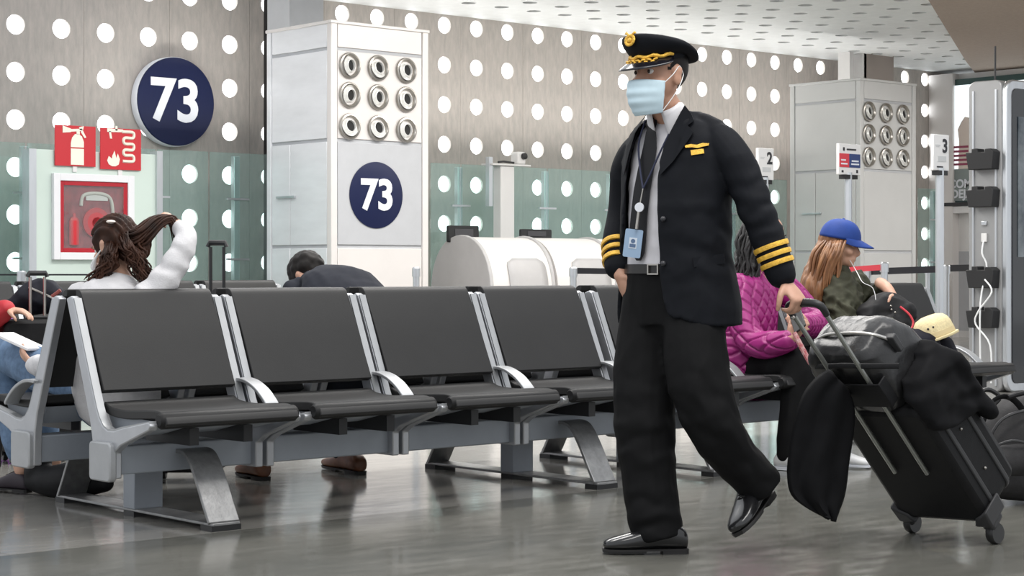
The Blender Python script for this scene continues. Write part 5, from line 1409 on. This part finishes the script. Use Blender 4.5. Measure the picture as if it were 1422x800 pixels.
g.limb([PD(1160, 400, 10.16), PD(1168, 430, 10.08), PD(1182, 458, 10.0), PD(1214, 458, 9.9), PD(1236, 454, 9.83)], [.085, .080, .074, .062, .048], 16)
g.limb([PD(1188, 396, 10.4), PD(1205, 420, 10.4), PD(1212, 425, 10.38), PD(1222, 398, 10.22)], [.085, .074, .062, .045], 16)
solid('jacket', g, .008, M_olive, cw_p, cloc, 2, elbow_folds(folds(.016, (11, 11, 14), .008), [(PD(1175, 430, 10.0), Vector((.6, -.4, .7)), .16, .010, 90)]))
g = MB()
for A in cL: g.limb(A, [.105, .10, .085, .070, .055], 16)
solid('trousers', g, .010, mat('navy_trouser', (.012, .012, .018), .75, spec=.15), cw_p, cloc, 3, folds(.006, (9, 9, 5)))
for A in cL:
    an = A[4]; toe = an+RD(.17, -.06); toe.z = .008; heel = an+RD(-.05, .02); heel.z = .008
    shoe('shoe', toe, heel, (0, 0, 1), cw_p, cloc, M_shoe_d, M_sole, s=.85)
HCi = HCp.inverted(); rnd = random.Random(9); st = []
hm = MB(); hm.ball((0, 0, 0), 1.0, HCp @ Matrix.Translation((0, -.024, .022)) @ Matrix.Diagonal((.085, .102, .098, 1)), 20, 14)
hm.limb([HCp @ Vector((0, -.06, -.03)), PD(1142, 368, 10.24), PD(1132, 400, 10.18), PD(1128, 425, 10.16)], [.075, .085, .085, .05], 14)
def nf3(co, n_):
    q_ = HCi @ co
    if q_.y > .03 and q_.z < .06: co = co-HCp.to_3x3() @ Vector((0, .06, 0))
    return co+n_*(.006*noise.noise(Vector((co.x*60, co.y*60, co.z*10))))
hc_ = solid('hair', hm, .007, M_hair_l, cw_p, cloc, 1, nf3)
for k in range(90):
    o1 = Vector((rnd.uniform(-1, 1), rnd.uniform(-1, 1), rnd.uniform(-.3, .3))); w_ = rnd.uniform(0, 6); s0 = rnd.uniform(0, 1)
    P_ = [PD(1150+22*s0, 336, 10.18)+o1*.02]
    for j in range(1, 6):
        f = j/5; P_.append(PD(1150+22*s0-(30-20*(1-s0)*0)*f**.8*(1-.35*s0)+2.5*math.sin(w_+j*1.3), 336+(88-20*s0)*f*rnd.uniform(.93, 1), 10.14)+o1*.035)
    st.append((P_, [.007, .010, .010, .009, .007, .002]))
strand_hair(st, 5, 2).build('hair_locks', M_hair_l, hc_, off=cloc, smooth=None)
# cap
TC = HCp @ Matrix.Translation((0, -.006, .045)) @ Matrix.Rotation(math.radians(-2), 4, 'X')
def dome(u, v):
    a_ = 2*PI*u; ph = PI/2*v*.995; seam = 1-.010*abs(math.cos(3*a_))**8
    return tuple(TC @ Vector((.094*math.cos(ph)**.8*math.sin(a_)*seam, .114*math.cos(ph)**.8*math.cos(a_)*seam, -.012+.108*math.sin(ph))))
cpo = MB().grid(dome, 48, 14, True).build('cap', M_cap, cw_p, off=cloc, solid=.005, smooth=60)
def bill(u, v):
    an = math.radians(-68+136*u); w_ = max(0, math.cos((u-.5)*PI))**.55
    base = Vector((.094*math.sin(an), .114*math.cos(an), -.010))
    return tuple(TC @ (base+Vector((0, 1, 0))*(.078*v*w_)+Vector((0, 0, -.030*v*w_-.034*abs(math.sin(an))**2*v+.006))))
MB().grid(bill, 22, 7).build('cap_bill', M_cap, cpo, off=cloc, solid=.006, smooth=60)
MB().ball(TC @ Vector((0, 0, .098)), (.009, .009, .006), None, 10, 6).build('cap_button', M_cap, cpo, off=cloc)
MB().tube([HCp @ Vector((-.06, .02, -.03)), PD(1190, 378, 10.1), PD(1198, 392, 10.02), PD(1212, 400, 10.0), PD(1216, 420, 9.98), PD(1208, 432, 9.95)], .0022, 5, spl=4).build('earphone_wire', M_loop, cw_p, off=cloc)
# straw hat on the knees
sh_c = PD(1300, 468, 9.72)
stw = thing('straw_hat', 'cream straw hat resting on the knees of the person in the blue cap', 'hat', sh_c)
M_straw = mat('straw', (.78, .66, .38), .8, var=.12, vscale=60, bump=.3, bscale=120)
up_h = RD(-.35, .1, .9).normalized(); MH_ = frame((0, 0, 0), RD(.93, -.1, .35), RD(.1, 1, 0)); 
MB().lathe([(.120, -.012), (.118, -.002), (.103, .0), (.103, .03), (.099, .06), (.090, .085), (.072, .104), (.042, .114), (.004, .117)], MH_, 36, False).build('hat', M_straw, stw, smooth=60, solid=.005)
MB().lathe([(.1075, .006), (.1065, .030), (.100, .030), (.101, .006)], MH_, 36, False).build('hat_band', mat('straw_band', (.70, .57, .32), .8), stw, smooth=60)
for e in (-.014, .014): MB().ball(MH_ @ Vector((e-.02, -.099, .060)), .006, None, 8, 6).build('eyelet', M_black, stw)
hb2_ = thing('handbag', 'black handbag on the lap of the person in the blue cap', 'bag', PD(1232, 440, 9.95))
b = MB().limb([PD(1208, 440, 10.0), PD(1232, 430, 10.05), PD(1256, 436, 10.0)], [.08, .10, .07], 14)
b.limb([PD(1215, 455, 9.95), PD(1250, 452, 9.95)], [.07, .06], 12)
solid('sack', b, .010, M_nyl, hb2_, hb2_.location, 3, folds(.008))
MB().tube([PD(1250, 426, 9.90), PD(1262, 436, 9.88), PD(1268, 447, 9.87), PD(1266, 456, 9.86)], .006, 6, spl=4).build('red_cord', M_sred, hb2_, off=hb2_.location)
for x, y in ((1237, 425), (1243, 434), (1238, 430)): MB().ball(PD(x, y, 9.93), .006, None, 8, 6).build('stud', M_silver, hb2_, off=hb2_.location)

# ================================================================== traveller at the left edge
rl = PZ(-40, 640)
rp_ = thing('person', 'person in red at the picture edge reaching a hand to the black bags', 'person', rl)
b = MB(); RHd = PD(-52, 335, 9.75); HR_ = head_frame(RHd, RD(.9, -.3), 0); head_parts(b, HR_, 1.0)
b.limb([PD(-55, 395, 9.75), PD(-53, 370, 9.75), RHd], [.07, .055, .055], 12)
b.limb([PD(-58, 520, 9.75), PD(-56, 400, 9.75)], [(.13, .1), (.13, .08)], 14, tuple(RD(.4, .9)))
b.limb([PD(-50, 405, 9.65), PD(-30, 450, 9.55), PD(10, 430, 9.5)], [.05, .045, .028], 12)
b.limb([PD(-60, 515, 9.75), PD(-20, 505, 9.4), PD(-15, 640, 9.4)], [.09, .08, .04], 12)
hand(b, PD(10, 430, 9.5), RD(1, -.1, -.1), RD(0, 0, -1), RD(.1, -1, 0), (.3, .4, .3))
solid('body', b, .008, M_skin2, rp_, rl, 3)
g = MB(); g.limb([PD(-58, 540, 9.75), PD(-57, 460, 9.75), PD(-56, 400, 9.75)], [(.17, .13), (.18, .13), (.15, .1)], 18, tuple(RD(.4, .9)))
g.limb([PD(-46, 405, 9.65), PD(-28, 448, 9.55), PD(8, 430, 9.5)], [.08, .075, .055], 14)
solid('jacket', g, .010, mat('red_jacket', (.45, .02, .03), .6, var=.15, vscale=10), rp_, rl, 3, folds(.006))
g = MB(); g.limb([PD(-60, 530, 9.75), PD(-20, 508, 9.4), PD(-15, 640, 9.4), PD(-15, 645, 9.4)], [.12, .10, .06, .06], 14)
solid('trousers', g, .012, M_trous, rp_, rl, 3)
hm = MB(); hm.ball((0, 0, 0), 1.0, HR_ @ Matrix.Translation((0, -.024, .03)) @ Matrix.Diagonal((.085, .10, .098, 1)), 16, 12); hm.build('hair', M_hair_k, rp_, off=rl)
# ================================================================== charging kiosk
M_kgrey = mat('kiosk_grey', (.33, .33, .33), .4, .3, var=.05, vscale=4)
M_screen = mat('kiosk_glass', (.010, .011, .014), .08, spec=.6)
k0 = PZ(1391, 545); KX, KY = k0.x, k0.y
kd = PX(1345, 300, KX).y-KY
kh = CAMH-(110-HY)/FPX*(ST*KX+CT*KY)
ki = thing('charging_kiosk', 'tall grey charging kiosk with a dark screen and black socket holders', 'kiosk', (KX, KY, 0))
kw = 1.15
MB().prism([(x+kd/2, y+kh/2) for x, y in rrect(kd, kh, .06, 5)], .0, kw, Matrix(((0, 0, 1, 0), (1, 0, 0, 0), (0, 1, 0, 0), (0, 0, 0, 1)))).build('body', M_kgrey, ki, bevel=.01, smooth=45)
fr_ = MB()
MB().prism([(x+kw/2, y+kh/2) for x, y in rrect(kw, kh, .10, 6)], .0, .05, frame((0, 0.0, 0), (1, 0, 0), (0, 0, 1))).build('front_frame', M_steel, ki, bevel=.012, smooth=45)
sc_o = MB().prism([(x+kw/2, y+kh/2) for x, y in rrect(kw-.14, kh-.14, .06, 5)], .05, .058, frame((0, 0, 0), (1, 0, 0), (0, 0, 1))).build('screen', M_screen, ki)
MB().box((.14, -.066, 1.1), (.9, -.058, kh-.3)).build('display', mat('kiosk_display', (.03, .045, .06), .15, col2=(.22, .25, .27), vscale=4), sc_o)
for x_ in (.05, kd-.05): MB().box((-.012, x_-.008, .05), (.0, x_+.008, kh-.08)).build('side_trim', M_steel, ki)
MB().tube([(.05, kd*.3, kh-.02), (.05, kd*.3, kh+.28)], .008, 6).build('antenna', M_black, ki)
def kz(py): return CAMH-(py-HY)/FPX*(ST*KX+CT*(KY+kd*.5))
for y0, y1 in ((212, 236), (264, 288), (375, 400), (431, 455)):
    b = MB().prism([(-kd*.42, kz(y1)), (kd*.30, kz(y1)), (kd*.38, kz(y0)+.0), (kd*.2, kz(y0)), (kd*.2, kz(y0)+.03), (kd*.02, kz(y0)+.03), (kd*.02, kz(y0)), (-kd*.2, kz(y0)), (-kd*.2, kz(y0)+.025), (-kd*.36, kz(y0)+.025), (-kd*.46, kz(y0))], -.10, .0, Matrix(((0, 0, 1, 0), (1, 0, 0, kd*.5), (0, 1, 0, 0), (0, 0, 0, 1))))
    b.build('socket_holder', mat('holder_black', (.012, .012, .013), .6), ki, bevel=.006)
for py in (310, 330):
    MB().box((-.02, kd*.42, kz(py+(6 if py > 320 else 3))), (.0, kd*.58, kz(py-(6 if py > 320 else 3)))).build('socket', M_white if py > 320 else M_steel, ki, bevel=.004)
MB().tube([(-.02, kd*.5, kz(335)), (-.05, kd*.48, kz(352)), (-.04, kd*.36, kz(372)), (-.13, kd*.36, kz(420)), (-.13, kd*.36, kz(505))], .007, 6, spl=4).build('cable', M_loop, ki)
MB().tube([(-.12, kd*.25, kz(388)), (-.14, kd*.0, kz(405)), (-.14, kd*.4, kz(432)), (-.13, kd*.5, kz(450)), (-.14, kd*.05, kz(478)), (-.14, kd*.02, kz(530))], .007, 6, spl=5).build('cable', M_loop, ki)
# red belt unit by the second counter
rb0 = PZ(1192, 548); rb1 = PZ(1228, 548)
tcas, q_, hq_ = stanchion(1228, 364, 548, 'steel stanchion with a black cassette holding a red belt')
belt(PZ(1180, 548), q_, hq_-.06, hq_-.04, 'short red belt strung to the black cassette', w=.045)
bpy.data.objects['barrier_belt.005'].data.materials.clear(); bpy.data.objects['barrier_belt.005'].data.materials.append(M_sred)
bpy.context.view_layer.update()
